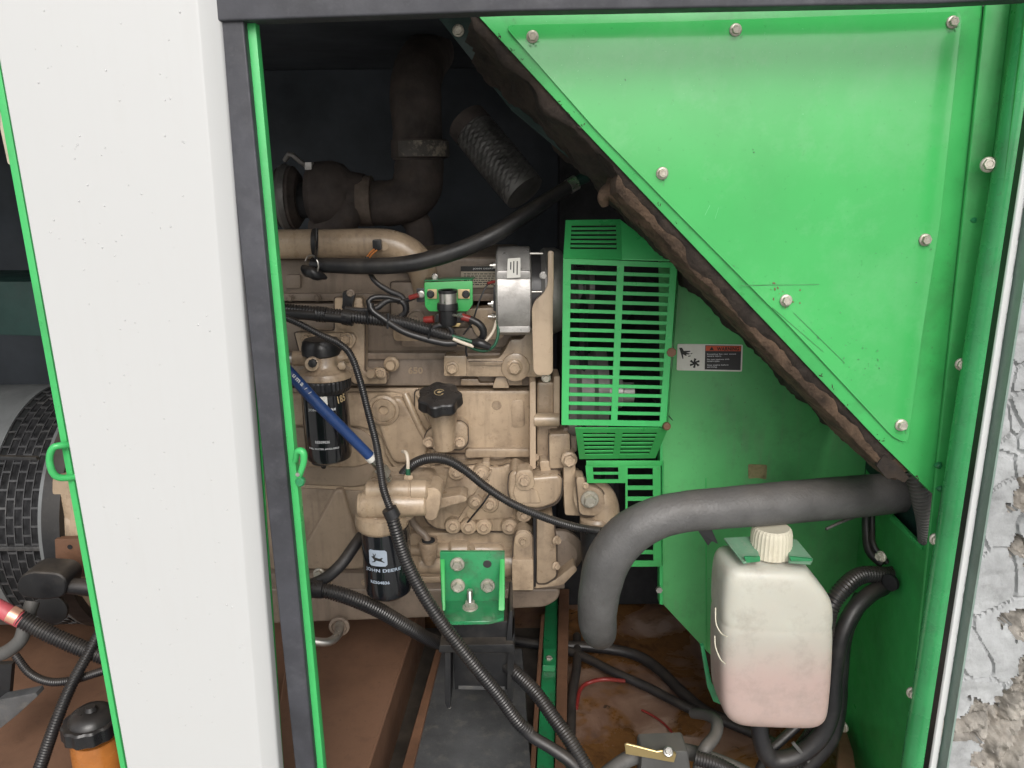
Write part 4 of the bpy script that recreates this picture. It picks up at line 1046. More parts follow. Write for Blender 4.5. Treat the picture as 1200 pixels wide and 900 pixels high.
# turbocharger and exhaust in the dark
tb = thing('turbocharger', 'dark sooty turbocharger with lagged elbow in the gloom above the engine', 'turbocharger', (400, 260, 1.5))
YT = 1.5
lx('compressor_housing', 232, YT, [(322, 26), (328, 34), (346, 36), (352, 28)], 'soot', tb, n=36)
lx('v_band', 232, YT, [(332, 37), (336, 39), (342, 37)], 'alu_dark', tb, n=36)
lx('bearing_core', 235, YT, [(345, 20), (370, 20)], 'dark', tb)
lx('turbine_housing', 228, YT, [(362, 28), (370, 37), (392, 38), (404, 34), (412, 26), (428, 23)], 'soot', tb, n=36)
tube('turbine_volute', [(370, 265, YT), (392, 268, YT - .02), (408, 252, YT - .03), (408, 215, YT)], [14, 16, 16, 12], 'soot', tb, n=18)
lx('outlet_flange', 236, YT, [(410, 27), (414, 28), (420, 27), (430, 26)], 'soot', tb)
lx('outlet_clamp', 236, YT, [(420, 24), (421, 29), (437, 29), (438, 24)], M('tan heat wrap', (.13, .10, .08), .85, var=.2, vscale=30, bump=.001, bscale=90), tb)
tube('exhaust_elbow', [(432, 238, YT), (465, 237, YT), (487, 222, YT), (491, 196, YT), (490, 180, YT)], [25, 27, 29, 29, 28], 'soot', tb, n=28, step=4, lump=.04)
tube('exhaust_pipe', [(490, 188, YT), (489, 150, YT), (487, 110, YT), (492, 80, YT + .05), (505, 60, YT + .15)], [29, 29, 29, 29, 29], 'soot', tb, n=28, step=4, lump=.03)
lv('exhaust_clamp', 491, YT, [(164, 29), (164, 33), (185, 33), (186, 29)], 'soot', tb)
lv('worn_band', 493, YT - .003, [(166, 33), (184, 33)], M('flaking silver band', (.10, .09, .08), .7, var=.3, dirt=(.28, .24, .19), damt=.9, dscale=22, dsharp=.05, bump=.001, bscale=80), tb)
tube('oil_line', [(334, 188, YT - .02), (340, 180, YT - .03), (350, 188, YT - .03), (361, 196, YT - .02), (361, 204, YT)], 3, 'alu_dark', tb)
extr('banjo_fitting', [(357, 190), (365, 190), (365, 199), (357, 199)], YT - .04, .02, 'alu', tb, r=1)
tube('down_pipe', [(480, 250, YT + .02), (492, 270, YT + .02), (492, 320, YT + .02)], 16, 'soot', tb, n=20)
# braided flex pipe
fx = thing('braided_flex_pipe', 'short fat braided metal flex pipe slanting in the dark upper bay', 'pipe', (590, 200, 1.32))
a, b = P(553, 150, 1.36), P(612, 222, 1.30)
def braid():
    ax, u, v = frame_of(b - a); Lb = (b - a).length; r = 24 * mpp(580, 185, 1.33)
    n, k = 72, 110; vs, fs = [], []
    for i in range(k + 1):
        for q in range(n):
            A = 2 * math.pi * q / n; s = i / k * 14
            w1 = math.sin(A * 12 + s * math.pi * 2); w2 = math.sin(A * 12 - s * math.pi * 2)
            h = .0016 * max(w1 * (1 if math.sin(s * 6.28) > 0 else .4), w2)
            rr = r * (1 + .03 * math.sin(math.pi * i / k)) + h
            vs.append(a + ax * (Lb * i / k) + (u * math.cos(A) + v * math.sin(A)) * rr)
    for i in range(k):
        for q in range(n): fs.append((i * n + q, i * n + (q + 1) % n, (i + 1) * n + (q + 1) % n, (i + 1) * n + q))
    me = bpy.data.meshes.new('braid'); me.from_pydata([tuple(x) for x in vs], [], fs)
    fin('braid', me, 'braid', fx, 60)
braid()
def seg_(p, q, t0, t1): return [p.lerp(q, t0), p.lerp(q, t1)]
tube('end_collar', seg_(a, b, -.10, .06), 25, 'soot', fx, n=32)
tube('end_collar', seg_(a, b, .92, 1.05), 25, 'alu_dark', fx, n=32)

# ------------------------------------------------------------------ slotted guard
gd = thing('belt_guard', 'bright green slotted belt guard in front of the fan and pulleys', 'guard', (725, 660, 1.12))
YG = 1.10
u0, u1 = 9 / 133, 63 / 133; u2, u3 = 71 / 133, 125 / 133
grille(gd, [(660, 303, YG), (794, 308, YG), (780, 500, YG), (658, 498, YG)], [(u0, u1), (u2, u3)], .03, .965, 17, .62, 'green_edge')
gf, gn = quad_fn([(663, 258, YG + .045), (727, 257, YG + .045), (789, 305.5, YG), (660, 303, YG)])
# sloping top: slotted left part and plain right wing
grille(gd, [(663, 258, YG + .045), (727, 257, YG + .045), (729, 303.6, YG), (660, 302.6, YG)], [(.11, .92)], .13, .76, 6, .55, 'green_edge', name='top_frame')
plate('top_wing', [(727, 257, YG + .045), (790, 305, YG), (729, 303.6, YG)], (0, .001, -.002), 'green_edge', gd)
plate('side_return', [(793, 307, YG), (797, 310, YG + .10), (783, 497, YG + .10), (780, 500, YG)], (.001, 0, 0), 'green_edge', gd)
plate('left_return', [(660, 303, YG), (663, 258, YG + .045), (666, 300, YG + .05), (664, 495, YG + .05), (658, 498, YG)], (.0015, 0, 0), 'green_edge', gd)
grille(gd, [(674, 502, YG + .003), (783, 502, YG + .003), (768, 537, YG + .05), (679, 538, YG + .05)], [(.08, .44), (.52, .90)], .14, .86, 6, .55, 'green', name='lower_slope_frame')
YL = YG + .05
extr('lower_band', [(687, 540), (776, 540), (776, 546), (687, 546)], YL, .002, 'green', gd, bev=.3)
grille(gd, [(686, 546, YL), (733, 546, YL), (733, 566, YL), (688, 566, YL)], [(.18, .82)], .08, .80, 2, .66, 'green', name='lower_frame')
grille(gd, [(733, 546, YL), (774, 546, YL), (775, 664, YL), (733, 664, YL)], [(.06, .78)], .02, .94, 9, .62, 'green', name='lower_frame')
plate('lower_side_return', [(776, 540, YL), (779, 542, YL + .06), (779, 660, YL + .06), (775, 664, YL)], (.001, 0, 0), 'green_edge', gd)
ly('torn_notch', 787, 413, YG - .0005, [(0, 6), (.8, 5.5)], 'rustlip', gd, n=7)
ly('rusty_clip', 781, 499, YG - .003, [(0, 5), (4, 4.5), (5, 3)], 'rustlip', gd, n=9)
# pulleys seen through the slots
fp = thing('fan_pulleys', 'grey belt pulleys half hidden behind the slots of the guard', 'pulley', (700, 480, 1.2))
lx('alternator_pulley', 338, 1.24, [(664, 26), (672, 30), (676, 24), (684, 24), (688, 30), (694, 30), (696, 12)], 'alu_dark', fp, n=36)
lx('fan_pulley', 460, 1.235, [(664, 50), (672, 52), (678, 46), (692, 46), (696, 52), (708, 52), (710, 30)], 'alu_dark', fp, n=48)
lx('pulley_hub', 460, 1.235, [(710, 18), (728, 18), (730, 12), (742, 12)], 'alu', fp, n=30)
lx('lower_pulley', 560, 1.30, [(690, 40), (700, 40), (705, 34), (715, 34), (720, 40)], 'dark', fp, n=36)
tube('drive_belt', [(684, 330, 1.215), (684, 400, 1.2), (684, 500, 1.19)], 5, 'rubber', fp, n=4)
for i in range(6):
    aa = i * math.pi / 3 + .2
    c = P(755, 420, 1.36); q = [c + Vector((dx, math.cos(aa + da) * rr, math.sin(aa + da) * rr)) for dx, da, rr in ((-.015, -.05, .05), (.02, .18, .05), (.025, .16, .20), (-.02, -.10, .20))]
    plate('fan_blade', q, (.002, 0, 0), 'dark', fp)

# warning sticker
ws = extr('warning_sticker', rnd([(794, 403), (870.5, 404), (869.5, 435.5), (793, 434)], 1.5, 3), YW - .0012, .0011, 'label_white', None, bev=0)
tag(ws, 'warning sticker with cut hand pictogram on the green wall right of the guard', 'sticker')
YS = YW - .0014
extr('black_field', [(826.5, 404.5), (868.8, 405.2), (867.8, 433.8), (825.8, 433)], YS, .0003, 'label_dark', ws, bev=0)
extr('orange_band', [(827.2, 405.2), (868.3, 405.9), (868.1, 411.6), (827, 411.2)], YS - .0004, .0003, 'orange', ws, bev=0)
text('warning_word', 'WARNING', 853, 408.7, YS - .0006, 4.4, 'print_black', ws, w=26)
text('warning_triangle', '', 834, 408.2, YS - .0006, 4.6, 'print_black', ws, w=5.4, me=poly_mesh([[(-1, -1), (1, -1), (0, 1)]]))
for i, (s, w) in enumerate((('Rotating fan can cause', 34), ('severe injury.', 17), ('Do not operate with', 26), ('covers open.', 15), ('Stop engine before', 25), ('servicing.', 12))):
    text('small_print', s, 828.5 + w / 2, (415, 417.4, 421.2, 423.6, 427.8, 430.2)[i], YS - .0003, 1.9, 'print_white', ws, w=w)
hand = [[(0, 1), (.25, 1), (.42, .72), (.95, .72), (1, .64), (.62, .55), (.95, .48), (.90, .40), (.60, .40), (.72, .30), (.60, .28), (.35, .42), (.42, .05), (.34, 0)],
        [(1.02, .50), (1.18, .52), (1.14, .44), (1.0, .42)], [(.82, .28), (1.05, .30), (1.0, .22), (.80, .20)]]
text('hand_pictogram', '', 803.5, 414, YS, 13.5, 'print_black', ws, w=16, me=poly_mesh(hand))
fan = []
for i in range(6):
    a_ = i * math.pi / 3 + .3
    fan.append([(math.cos(a_) * .15, math.sin(a_) * .15), (math.cos(a_ - .1) * .9, math.sin(a_ - .1) * .9), (math.cos(a_ + .35) * 1, math.sin(a_ + .35) * 1), (math.cos(a_ + .9) * .35, math.sin(a_ + .9) * .35)])
fan.append([(math.cos(t_) * .33, math.sin(t_) * .33) for t_ in np.linspace(0, 6, 9)])
text('fan_pictogram', '', 814, 425.5, YS, 12, 'print_black', ws, w=12, me=poly_mesh(fan))

# ------------------------------------------------------------------ engine mount
mb = thing('mount_bracket', 'green bolted engine mount bracket on top of the black pedestal', 'bracket', (553, 727, 1.08))
YM = 1.10
extr('bracket_plate', [(515.5, 647), (591.5, 647), (591, 706), (517, 706)], YM, .006, 'green_worn', mb, r=1, bev=1)
zb = P(553, 704, YM).z
fy = PZ(553, 727, zb)
plate('bracket_base', [PZ(517, 703, zb), PZ(591, 703, zb), PZ(590.5, 724, zb), PZ(573, 728, zb), PZ(523, 729, zb)], (0, 0, -.006), 'green_worn', mb, .001)
for xa, xb_ in ((515.5, 521), (586, 591.5)):
    plate('gusset', [(xa, 655, YM), (xb_, 655, YM), (xb_ + (1 if xa < 550 else 0), 716, fy.y + .006), (xa + (3 if xa < 550 else -2), 716, fy.y + .006)], (0, .008, 0), 'green', mb, .001)
for x, y in ((536, 661), (536.6, 686), (571.6, 686)): bolt(x, y, YM - .001, 8.5, 'boltg', mb, kind='washer')
ly('empty_hole', 571, 661, YM - .0002, [(0, 5), (.3, 4.6)], 'label_dark', mb, n=20)
pc = PZ(551, 712, zb)
revolve('washer', pc, (0, 0, 1), [(0, .0125), (.002, .012)], 'boltg', mb, 24)
revolve('nut', pc + Vector((0, 0, .002)), (0, 0, 1), [(0, .0085), (.008, .0085), (.009, .0075)], 'boltg', mb, 6)
revolve('stud', pc + Vector((0, 0, .008)), (0, 0, 1), [(0, .0045)] + [(.002 * i * .5, .0045 if i % 2 else .0040) for i in range(1, 24)], 'zinc', mb, 14)
pd = thing('mount_pedestal', 'black steel pedestal standing on the grey rail below the green bracket', 'pedestal', PZ(560, 830, ZR))
extr('rubber_block', [(527, 728), (597, 728), (596, 756), (529, 756)], 1.075, .07, 'mount', pd, r=3, bev=2)
extr('tray', [(523, 757), (521, 731), (525, 731), (528, 752), (593, 752), (597, 716), (601, 716), (600, 757)], 1.065, .09, 'mount', pd, r=2, bev=1)
extr('cap_plate', [(515, 756), (602, 755), (604, 765), (514, 765)], 1.055, .11, 'mount', pd, r=2, bev=1)
extr('web', [(531, 765), (600, 765), (599, 808), (533, 808)], 1.085, .08, 'mount', pd, r=1, bev=1)
extr('leg_plate', [(521, 765), (528, 765), (528, 830), (524, 830), (521, 824)], 1.065, .05, 'mount', pd, r=1, bev=.8)
extr('leg_plate', [(595, 765), (603, 740), (601, 820), (597, 832), (594, 832)], 1.065, .05, 'mount', pd, r=1, bev=.8)
ly('weld_spot', 527, 828, 1.07, [(0, 2.2), (2, 1.5)], 'zinc', pd, n=8)
extr('weld_bead', [(537, 804), (592, 805), (592, 809), (537, 808)], 1.083, .003, 'rail', pd, r=1, bev=.6)

# ------------------------------------------------------------------ hoses in front
ch = thing('coolant_hose', 'very thick dark grey coolant hose bending across the bottle bay', 'hose', (702, 740, 1.0))
tube('hose_wall', [(1075, 574, 1.06), (1056, 577, 1.04), (1000, 582, 1.0), (920, 589, .97), (850, 595, .955), (800, 600, .95), (765, 609, .95), (734, 628, .95), (713, 656, .952), (703, 690, .96), (700, 718, .97), (701, 735, .985), (704, 742, 1.03), (706, 736, 1.10)],
     [24, 24, 24.5, 24, 23, 22.5, 23.5, 25, 25.5, 24, 23, 22, 19, 17], 'coolant', ch, n=36, step=3, lump=.012)
extr('hose_tab', [(818, 622), (834, 620), (842, 638), (834, 634), (830, 640)], .97, .003, 'black', ch, r=2, bev=.4)
hose('pump_hose', 'dark vertical radiator hose behind the bend of the thick coolant hose', 'hose', [(699, 612, 1.17), (700, 640, 1.165), (702, 670, 1.16), (706, 690, 1.19)], 19, 'rubber', n=26)
hose('fuel_line', 'blue fuel hose with white printing slanting across the fuel filter', 'hose', [(318, 415, 1.03), (342, 440, 1.03), (374, 475, 1.035), (404, 505, 1.045), (434, 535, 1.06)], [7, 7, 7, 6.5, 6.3], 'bluehose', n=18)
fl_ = bpy.data.objects['fuel_line']
tube('line_ferrule', [(433, 534, 1.06), (437, 538, 1.062)], 6.8, 'label_white', fl_, n=18)
tube('line_fitting', [(436, 537, 1.062), (445, 547, 1.067), (455, 562, 1.08)], [6, 6, 5], 'zinc', fl_, n=8)
tube('line_nut', [(446, 549, 1.068), (451, 556, 1.073)], 8, 'boltg', fl_, n=6)
for i, ch_ in enumerate('uma//'):
    text('hose_print', ch_, 344.5 + i * 4.7, 440.5 + i * 4.9, 1.021, 4.2, 'print_white', fl_, rot=-46)
bpy.data.objects['fuel_line']
hose('starter_cable', 'smooth black cable leaving behind the oil filter toward lower left', 'cable', [(424, 628, 1.14), (413, 643, 1.12), (400, 661, 1.10), (382, 677, 1.09), (362, 686, 1.09), (340, 692, 1.09)], 7, 'rubber', n=16)
g1 = 'long corrugated conduits in front of the engine'
hose('long_conduit', 'long ribbed conduit running from the left filter diagonally to the bottom', 'conduit', [(459, 603, 1.03), (463, 618, 1.025), (475, 655, 1.02), (494, 693, 1.01), (518, 730, 1.0), (550, 772, .99), (582, 812, .985), (606, 845, .98), (620, 858, .98)], 8, 'conduit', g1, corr=3.4, n=18)
lc = bpy.data.objects['long_conduit']
tube('bare_section', [(610, 848, .979), (622, 862, .977), (645, 876, .97), (668, 892, .96), (690, 915, .95)], [6.5, 7, 7, 7.5, 7.5], 'rubber', lc, n=14)
tube('conduit_collar', [(456, 596, 1.03), (461, 606, 1.03)], [9, 9.5], 'black', lc, n=14)
hose('thin_conduit', 'thin ribbed conduit dropping past the fuel filter to the oil filter', 'conduit', [(334, 372, 1.09), (352, 380, 1.085), (375, 392, 1.08), (398, 403, 1.075), (412, 418, 1.07), (423, 450, 1.065), (432, 485, 1.06), (441, 520, 1.055), (446, 552, 1.045), (450, 575, 1.038), (459, 600, 1.032)], [4, 4, 4, 4.3, 4.4, 4.4, 4.4, 4.6, 5, 5, 5], 'conduit', g1, corr=2.6, n=14)
hose('lower_conduit', 'ribbed conduit passing behind the pedestal from the left clamp', 'conduit', [(340, 690, 1.08), (372, 691, 1.08), (400, 697, 1.085), (440, 713, 1.10), (480, 736, 1.12), (505, 750, 1.15), (530, 758, 1.19)], [8.5, 8.5, 9, 9, 8.5, 8, 8], 'conduit', g1, corr=3.2, n=18)
tube('conduit_clamp', [(366, 690, 1.075), (378, 691, 1.075)], 10.5, 'black', bpy.data.objects['lower_conduit'], n=16)
hose('crossing_conduit', 'ribbed conduit emerging right of the pedestal and falling to the bottom edge', 'conduit', [(590, 778, 1.10), (606, 790, 1.07), (628, 812, 1.04), (648, 840, 1.01), (668, 868, .98), (690, 905, .95)], [8.5, 8.5, 8.5, 8.5, 8.5, 8.5], 'conduit', g1, corr=3.2, n=18)
hose('pump_conduit', 'ribbed conduit arching over the pump cover to the coolant outlet', 'conduit', [(464, 570, 1.15), (472, 556, 1.145), (486, 543, 1.14), (504, 537, 1.135), (524, 539, 1.13), (545, 551, 1.125), (570, 571, 1.115), (600, 590, 1.10), (640, 607, 1.10), (676, 618, 1.11), (708, 623, 1.13)], [5, 6, 6.3, 6.3, 6.5, 5.6, 5.2, 5, 5, 5, 5], 'conduit', g1, corr=2.5, n=14)

# cables on the floor
gz = -.95
def onz(x, y, z=gz): return PZ(x, y, z)
hose('floor_cable', 'upper of two black cables crossing the oil stained floor', 'cable', [onz(600, 750), onz(640, 756), onz(690, 758), onz(740, 766), onz(770, 783), onz(800, 812), onz(830, 836), onz(870, 850), onz(900, 860)], 6.5, 'rubber', n=14)
hose('floor_cable', 'lower of two black cables crossing the oil stained floor', 'cable', [onz(650, 757), onz(680, 768), onz(720, 788), onz(760, 806), onz(805, 829), onz(840, 842), onz(880, 858), onz(910, 872)], 5.5, 'rubber', n=14)
hose('standing_cable', 'short dark cable running down beside the green channel', 'cable', [onz(676, 745), onz(676, 780), onz(671, 812), onz(669, 850), onz(668, 900)], 5.5, 'rubber', n=12)
hose('red_wire', 'red insulated wire arching over the floor beside the channel', 'wire', [onz(675, 830), onz(680, 808), onz(690, 800), onz(708, 796, -.94), onz(732, 798)], 2.4, 'redwire', n=10)
hose('thin_red_wire', 'very thin red wire lying across the oil stain', 'wire', [onz(752, 832, -.972), onz(764, 838, -.972), onz(778, 848, -.972), onz(790, 862, -.972), onz(797, 878, -.972)], 1.4, 'redwire', n=8)
hose('grey_drain_hose', 'bent grey hose curving down near the brass valve lever', 'hose', [(812, 836, 1.08), (828, 838, 1.05), (840, 846, 1.02), (838, 862, 1.0), (825, 880, .98), (818, 910, .97)], [6, 6.5, 7, 7, 7.5, 8], 'greyhose', n=16)
vl = thing('drain_valve', 'grey drain valve with a yellow metal lever at the bottom edge', 'valve', (790, 905, .98))
plate('lever', [(732, 873, .955), (735, 872, .955), (770, 881, .955), (786, 879, .955), (793, 884, .955), (790, 894, .955), (778, 892, .955), (768, 890, .955), (733, 884, .955)], (0, .003, .001), 'brass', vl, .0008)
bolt(783, 881, .953, 6, 'zinc', vl, axis=(0, -.7, 1))
extr('valve_body', [(752, 882), (806, 880), (812, 920), (750, 920)], .965, .04, 'greyhose', vl, r=4, bev=2)
tube('valve_pipe', [(700, 915, .99), (735, 890, .99), (760, 884, 1.0), (800, 880, 1.01), (850, 896, 1.0), (890, 915, .98)], [9, 9, 9, 9, 9, 9], 'greyhose', vl, n=16)
hose('grey_conduit', 'ribbed grey conduit lying right of the drain valve', 'conduit', [(815, 888, .96), (840, 896, .95), (870, 912, .94)], 9, 'conduit', corr=3.2, n=16)
br = plate('brown_beam', [PZ(985, 835, -.9), PZ(1000, 880, -.9), PZ(1010, 960, -.9), PZ(975, 960, -.9)], (0, 0, -.06), 'rustlip', None, .002)
tag(br, 'rusty brown beam at the foot of the right green wall', 'beam')

# ------------------------------------------------------------------ expansion bottle
bt = thing('expansion_bottle', 'cream translucent coolant bottle with pink fluid hung on the green wall', 'bottle', (900, 840, .92))
def bottle():
    Yc, D = .95, .045
    rows = [(649, 887, 926, .30), (652, 885, 927, .32), (653.5, 856, 934, .7), (655.5, 849, 938, .86), (660, 844.5, 943, .95), (669, 841.5, 951, 1), (681, 840, 961, 1), (689, 839.5, 965.5, 1), (698, 839, 967.5, 1), (716, 838.5, 967.5, 1),
            (718, 839.5, 966.7, .985), (722, 839.5, 966.7, .985), (724, 838.3, 967.3, 1), (745, 838, 967, 1), (770, 837.6, 966, 1), (790, 838, 964.5, 1), (806, 838.5, 963, 1), (816, 840, 962, 1), (825, 843, 960, .96), (832, 849, 956, .85), (837, 857, 950, .68), (839.5, 868, 942, .5)]
    n = 48; vs, fs = [], []
    for (y, xl, xr, dd) in rows:
        tilt = lambda x: (x - 903) * .035
        for q in range(n):
            A = 2 * math.pi * q / n
            e = .36
            cx = math.copysign(abs(math.cos(A)) ** e, math.cos(A)); sy = math.copysign(abs(math.sin(A)) ** e, math.sin(A))
            x = (xl + xr) / 2 + (xr - xl) / 2 * cx
            w = P(x, y + tilt(x), .948)
            vs.append(Vector((w.x, Yc + sy * D * dd, w.z)))
    for j in range(len(rows) - 1):
        for q in range(n): fs.append((j * n + q, j * n + (q + 1) % n, (j + 1) * n + (q + 1) % n, (j + 1) * n + q))
    fs.append(tuple(range(n))[::-1]); fs.append(tuple((len(rows) - 1) * n + q for q in range(n)))
    me = bpy.data.meshes.new('bottle_body'); me.from_pydata([tuple(v) for v in vs], [], fs)
    bm = bmesh.new(); bm.from_mesh(me); bmesh.ops.recalc_face_normals(bm, faces=bm.faces); bm.to_mesh(me); bm.free()
    o = fin('bottle_body', me, 'bottle', bt, 60)
    s = o.modifiers.new('s', 'SUBSURF'); s.levels = 1; s.render_levels = 1
bottle()
extr('moulded_mark', [(880, 720), (932, 721), (932, 724), (880, 723)], .9085, .004, 'bottle', bt, r=1.4, bev=.8)
extr('moulded_mark', [(876, 816), (926, 819), (922, 824), (880, 821)], .9075, .004, 'bottle', bt, r=2, bev=1)
extr('moulded_mark', [(886, 705), (925, 706), (925, 708), (886, 707)], .9085, .004, 'bottle', bt, r=1, bev=.6)
for pts_ in ([(838.5, 712), (839, 730), (845, 742), (852, 746)], [(837.5, 745), (838.5, 758), (844, 772), (850, 778)]):
    tube('seam_highlight', [(x, y, .915 - .009 * i) for i, (x, y) in enumerate(pts_)], .8, 'cap', bt, n=6, step=2)  # highlights along the bottle seam, drawn as thin paler ridges
lv('neck', 906, .95, [(640, 17), (656, 17)], 'bottle', bt)
lv('cap', 905, .95, [(617.5, 15), (617, 19), (619, 21.5), (622, 22.5)] + [(624, 23), (645, 24), (648, 24), (649, 21)], 'cap', bt, n=96, lobes=32, lobe_amp=.016, smooth=12)
hk = thing('bottle_bracket', 'worn green sheet bracket gripping the neck of the cream bottle', 'bracket', (905, 650, .96))
m['sage'] = M('dusty worn bracket paint', (.12, .24, .15), .6, var=.2, dirt=(.30, .29, .24), damt=.6, dscale=20)
zh = P(905, 655, .92).z
plate('bracket_tongue', [PZ(848, 630, zh + .012), PZ(884, 628, zh + .012), PZ(891, 656, zh), PZ(871, 659, zh)], (0, 0, -.003), 'sage', hk, .0006)
plate('bracket_tongue', [PZ(924, 630, zh + .012), PZ(934, 632, zh + .012), PZ(953, 655, zh), PZ(950, 660, zh), PZ(924, 658, zh)], (0, 0, -.003), 'sage', hk, .0006)
for q in ([(872, 653), (891, 652.5), (891, 658), (875, 659.5)], [(925, 652.5), (946, 654.5), (953, 655.5), (950, 660), (928, 659)]):
    extr('chipped_edge', q, PZ(880, 657, zh).y - .003, .003, 'green_worn', hk, r=1, bev=.3)
extr('side_clip', [(821, 757), (825, 756), (834, 800), (850, 828), (836, 822), (829, 805)], .99, .006, 'green_worn', hk, bev=.5)

# right side conduits
g2 = 'dark hoses bundled right of the bottle'
hose('return_hose', 'fat ribbed hose curving from the wall hole down the bottle side', 'hose', [HOLE + Vector((.03, .02, .016)), HOLE + Vector((-.004, 0, .014)), (1010, 674, 1.0), (988, 690, .98), (972, 715, .97), (966, 750, .97), (966, 800, .975), (964, 840, .98), (945, 875, .985), (915, 905, .985)], [9, 9.5, 10, 10, 10, 10.5, 11, 12, 12, 12], 'conduit', g2, corr=4, n=20, depth=.86)
hose('return_hose', 'smooth hose leaving the lower wall hole beside the ribbed one', 'hose', [HOLE + Vector((.03, .01, -.004)), HOLE + Vector((-.005, 0, -.002)), (1034, 689, 1.0), (1020, 696, .99), (1000, 716, .975), (985, 748, .965), (977, 790, .965), (975, 830, .965), (962, 862, .965), (935, 885, .965), (905, 890, .965), (892, 868, .965), (889, 832, .965)], [8.5, 8.5, 9, 9.5, 9.5, 9.5, 10, 10, 10.5, 10.5, 11, 10, 9.5], 'rubber', g2, n=18)
hose('bundle_hose', 'dark hose in the middle of the bundle beside the bottle', 'hose', [(1010, 700, 1.03), (990, 740, 1.0), (984, 790, .99), (982, 830, .99), (972, 868, .99), (940, 905, .99)], 9.5, 'rubber', g2, n=16)
hose('bundle_hose', 'short dark hose rising diagonally below the bottle', 'hose', [(935, 850, 1.0), (915, 868, .99), (898, 885, .985), (885, 915, .98)], 5.5, 'rubber', g2, n=12)
hose('drop_cable', 'pair of thin black cables dropping behind the coolant hose', 'cable', [(1016, 590, 1.08), (1015, 620, 1.07), (1018, 645, 1.05), (1034, 662, 1.03)], 5, 'rubber', n=12)
tube('second_cable', [(1022, 590, 1.08), (1022, 618, 1.07), (1024, 640, 1.05), (1040, 660, 1.035)], 3.5, 'rubber', bpy.data.objects['drop_cable'], n=12)
hose('duct_conduit', 'light catching ribbed conduit entering the triangular opening', 'conduit', [(1066, 545, .90), (1074, 562, .897), (1080, 585, .90), (1085, 608, .91), (1086, 630, .93), (1086, 650, .97)], [10, 11, 11.5, 11, 10, 9], 'greyhose', corr=5, n=20, depth=.76)
hose('grey_rod', 'thin grey rod end poking out below the coolant hose', 'rod', [(968, 620, .99), (985, 612, 1.0), (1000, 606, 1.02)], [1.8, 1.8, 2.2], 'greyhose', n=8)
ly('wall_grommet', 1045, 682, .985, [(0, 10), (4, 10), (5, 8)], 'dark', enc, n=12, axis=(-1, -.6, 0))
extr('bundle_tie', [(928, 872), (931, 870), (950, 892), (947, 895)], .955, .003, 'greyhose', bpy.data.objects['bundle_hose'], bev=.3)

# ------------------------------------------------------------------ generator end, seen left of the pillar
ge = thing('generator_end', 'grey generator drum with slotted cooling band at far left', 'generator', (30, 700, 1.5))
axc = P(30, 588, 1.52)
Rg = .25
xs = lambda px: (px - 600) / F * 1.34
def drum(name, xa, xb, r0, r1, mat, n=96):
    return revolve(name, Vector((xs(xa), axc.y, axc.z)), (1, 0, 0), [(0, r0 * .9), (0, r0), (xs(xb) - xs(xa), r1), (xs(xb) - xs(xa), r1 * .9)], mat, ge, n)
m['drum'] = M('dull grey generator steel', (.18, .188, .19), .45, metal=.3, var=.12, dirt=(.12, .11, .10), damt=.5, dscale=8, bump=.0003)
drum('barrel', -700, -38, Rg, Rg, 'drum')
drum('inner_drum', -38, 25, Rg - .016, Rg - .016, 'dark')
drum('end_rim', 25, 30, Rg + .004, Rg + .004, 'drum')
drum('band_edge', -44, -36, Rg + .003, Rg + .003, 'drum')
drum('dark_flange', 30, 52, Rg + .006, Rg + .006, 'mount')
drum('adapter', 52, 120, Rg - .01, Rg - .03, 'beige')
# lattice of the cooling band: hoops and short cross bars, real gaps
rows = 6; bm = bmesh.new(); cx0, cx1 = xs(-36), xs(25)
def arc_bar(xa, xb, a0, a1, r, th, seg):
    prev = None
    for s in range(seg + 1):
        A = a0 + (a1 - a0) * s / seg; c, sn_ = math.cos(A), math.sin(A)
        ring = [bm.verts.new((x, axc.y - rr * c, axc.z + rr * sn_)) for x, rr in ((xa, r), (xb, r), (xb, r - th), (xa, r - th))]
        if prev:
            for i in range(4): bm.faces.new((prev[i], ring[i], ring[(i + 1) % 4], prev[(i + 1) % 4]))
        else: bm.faces.new(ring)
        prev = ring
    bm.faces.new(prev[::-1])
wr = (cx1 - cx0) / rows
for i in range(rows + 1):
    arc_bar(cx0 + wr * i - .0009, cx0 + wr * i + .0009, R(-75), R(100), Rg, .003, 60)
    if i < rows:
        st_ = R(7.6); a = R(-75) + (st_ / 2 if i % 2 else 0)
        while a < R(100):
            arc_bar(cx0 + wr * i + .0009, cx0 + wr * (i + 1) - .0009, a, a + R(.9), Rg - .0002, .003, 1); a += st_
bmesh.ops.recalc_face_normals(bm, faces=bm.faces)
m['lattice'] = M('grimy lattice steel', (.055, .055, .057), .5, metal=.3, var=.2, dirt=(.25, .24, .22), damt=.4, dscale=12)
fin('cooling_lattice', mesh_of(bm, 'cooling_lattice'), 'lattice', ge, 0)
extr('junction_strap', [(-30, 534), (42, 536), (44, 540), (-30, 539)], axc.y - Rg - .006, .008, 'mount', ge, r=1)
extr('lower_strap', [(-30, 641), (48, 641), (49, 646), (-30, 646)], axc.y - Rg * .96 - .012, .01, 'lattice' if 'lattice' in m else 'mount', ge, r=1)
extr('flywheel_housing', [(60, 558), (130, 570), (130, 700), (70, 700), (60, 630)], 1.29, .08, 'beige', ge, r=8, bev=4, seg=3)
extr('housing_rib', [(86, 575), (100, 570), (98, 612), (110, 632), (84, 632), (80, 620)], 1.275, .02, 'beige', ge, r=5, bev=3)
extr('cross_plate', [(64, 632), (130, 630), (130, 676), (66, 676)], 1.26, .012, 'rustlip', ge, r=1)
ly('plate_hole', 82, 641, 1.2595, [(0, 3), (.4, 3)], 'dark', ge, n=12)
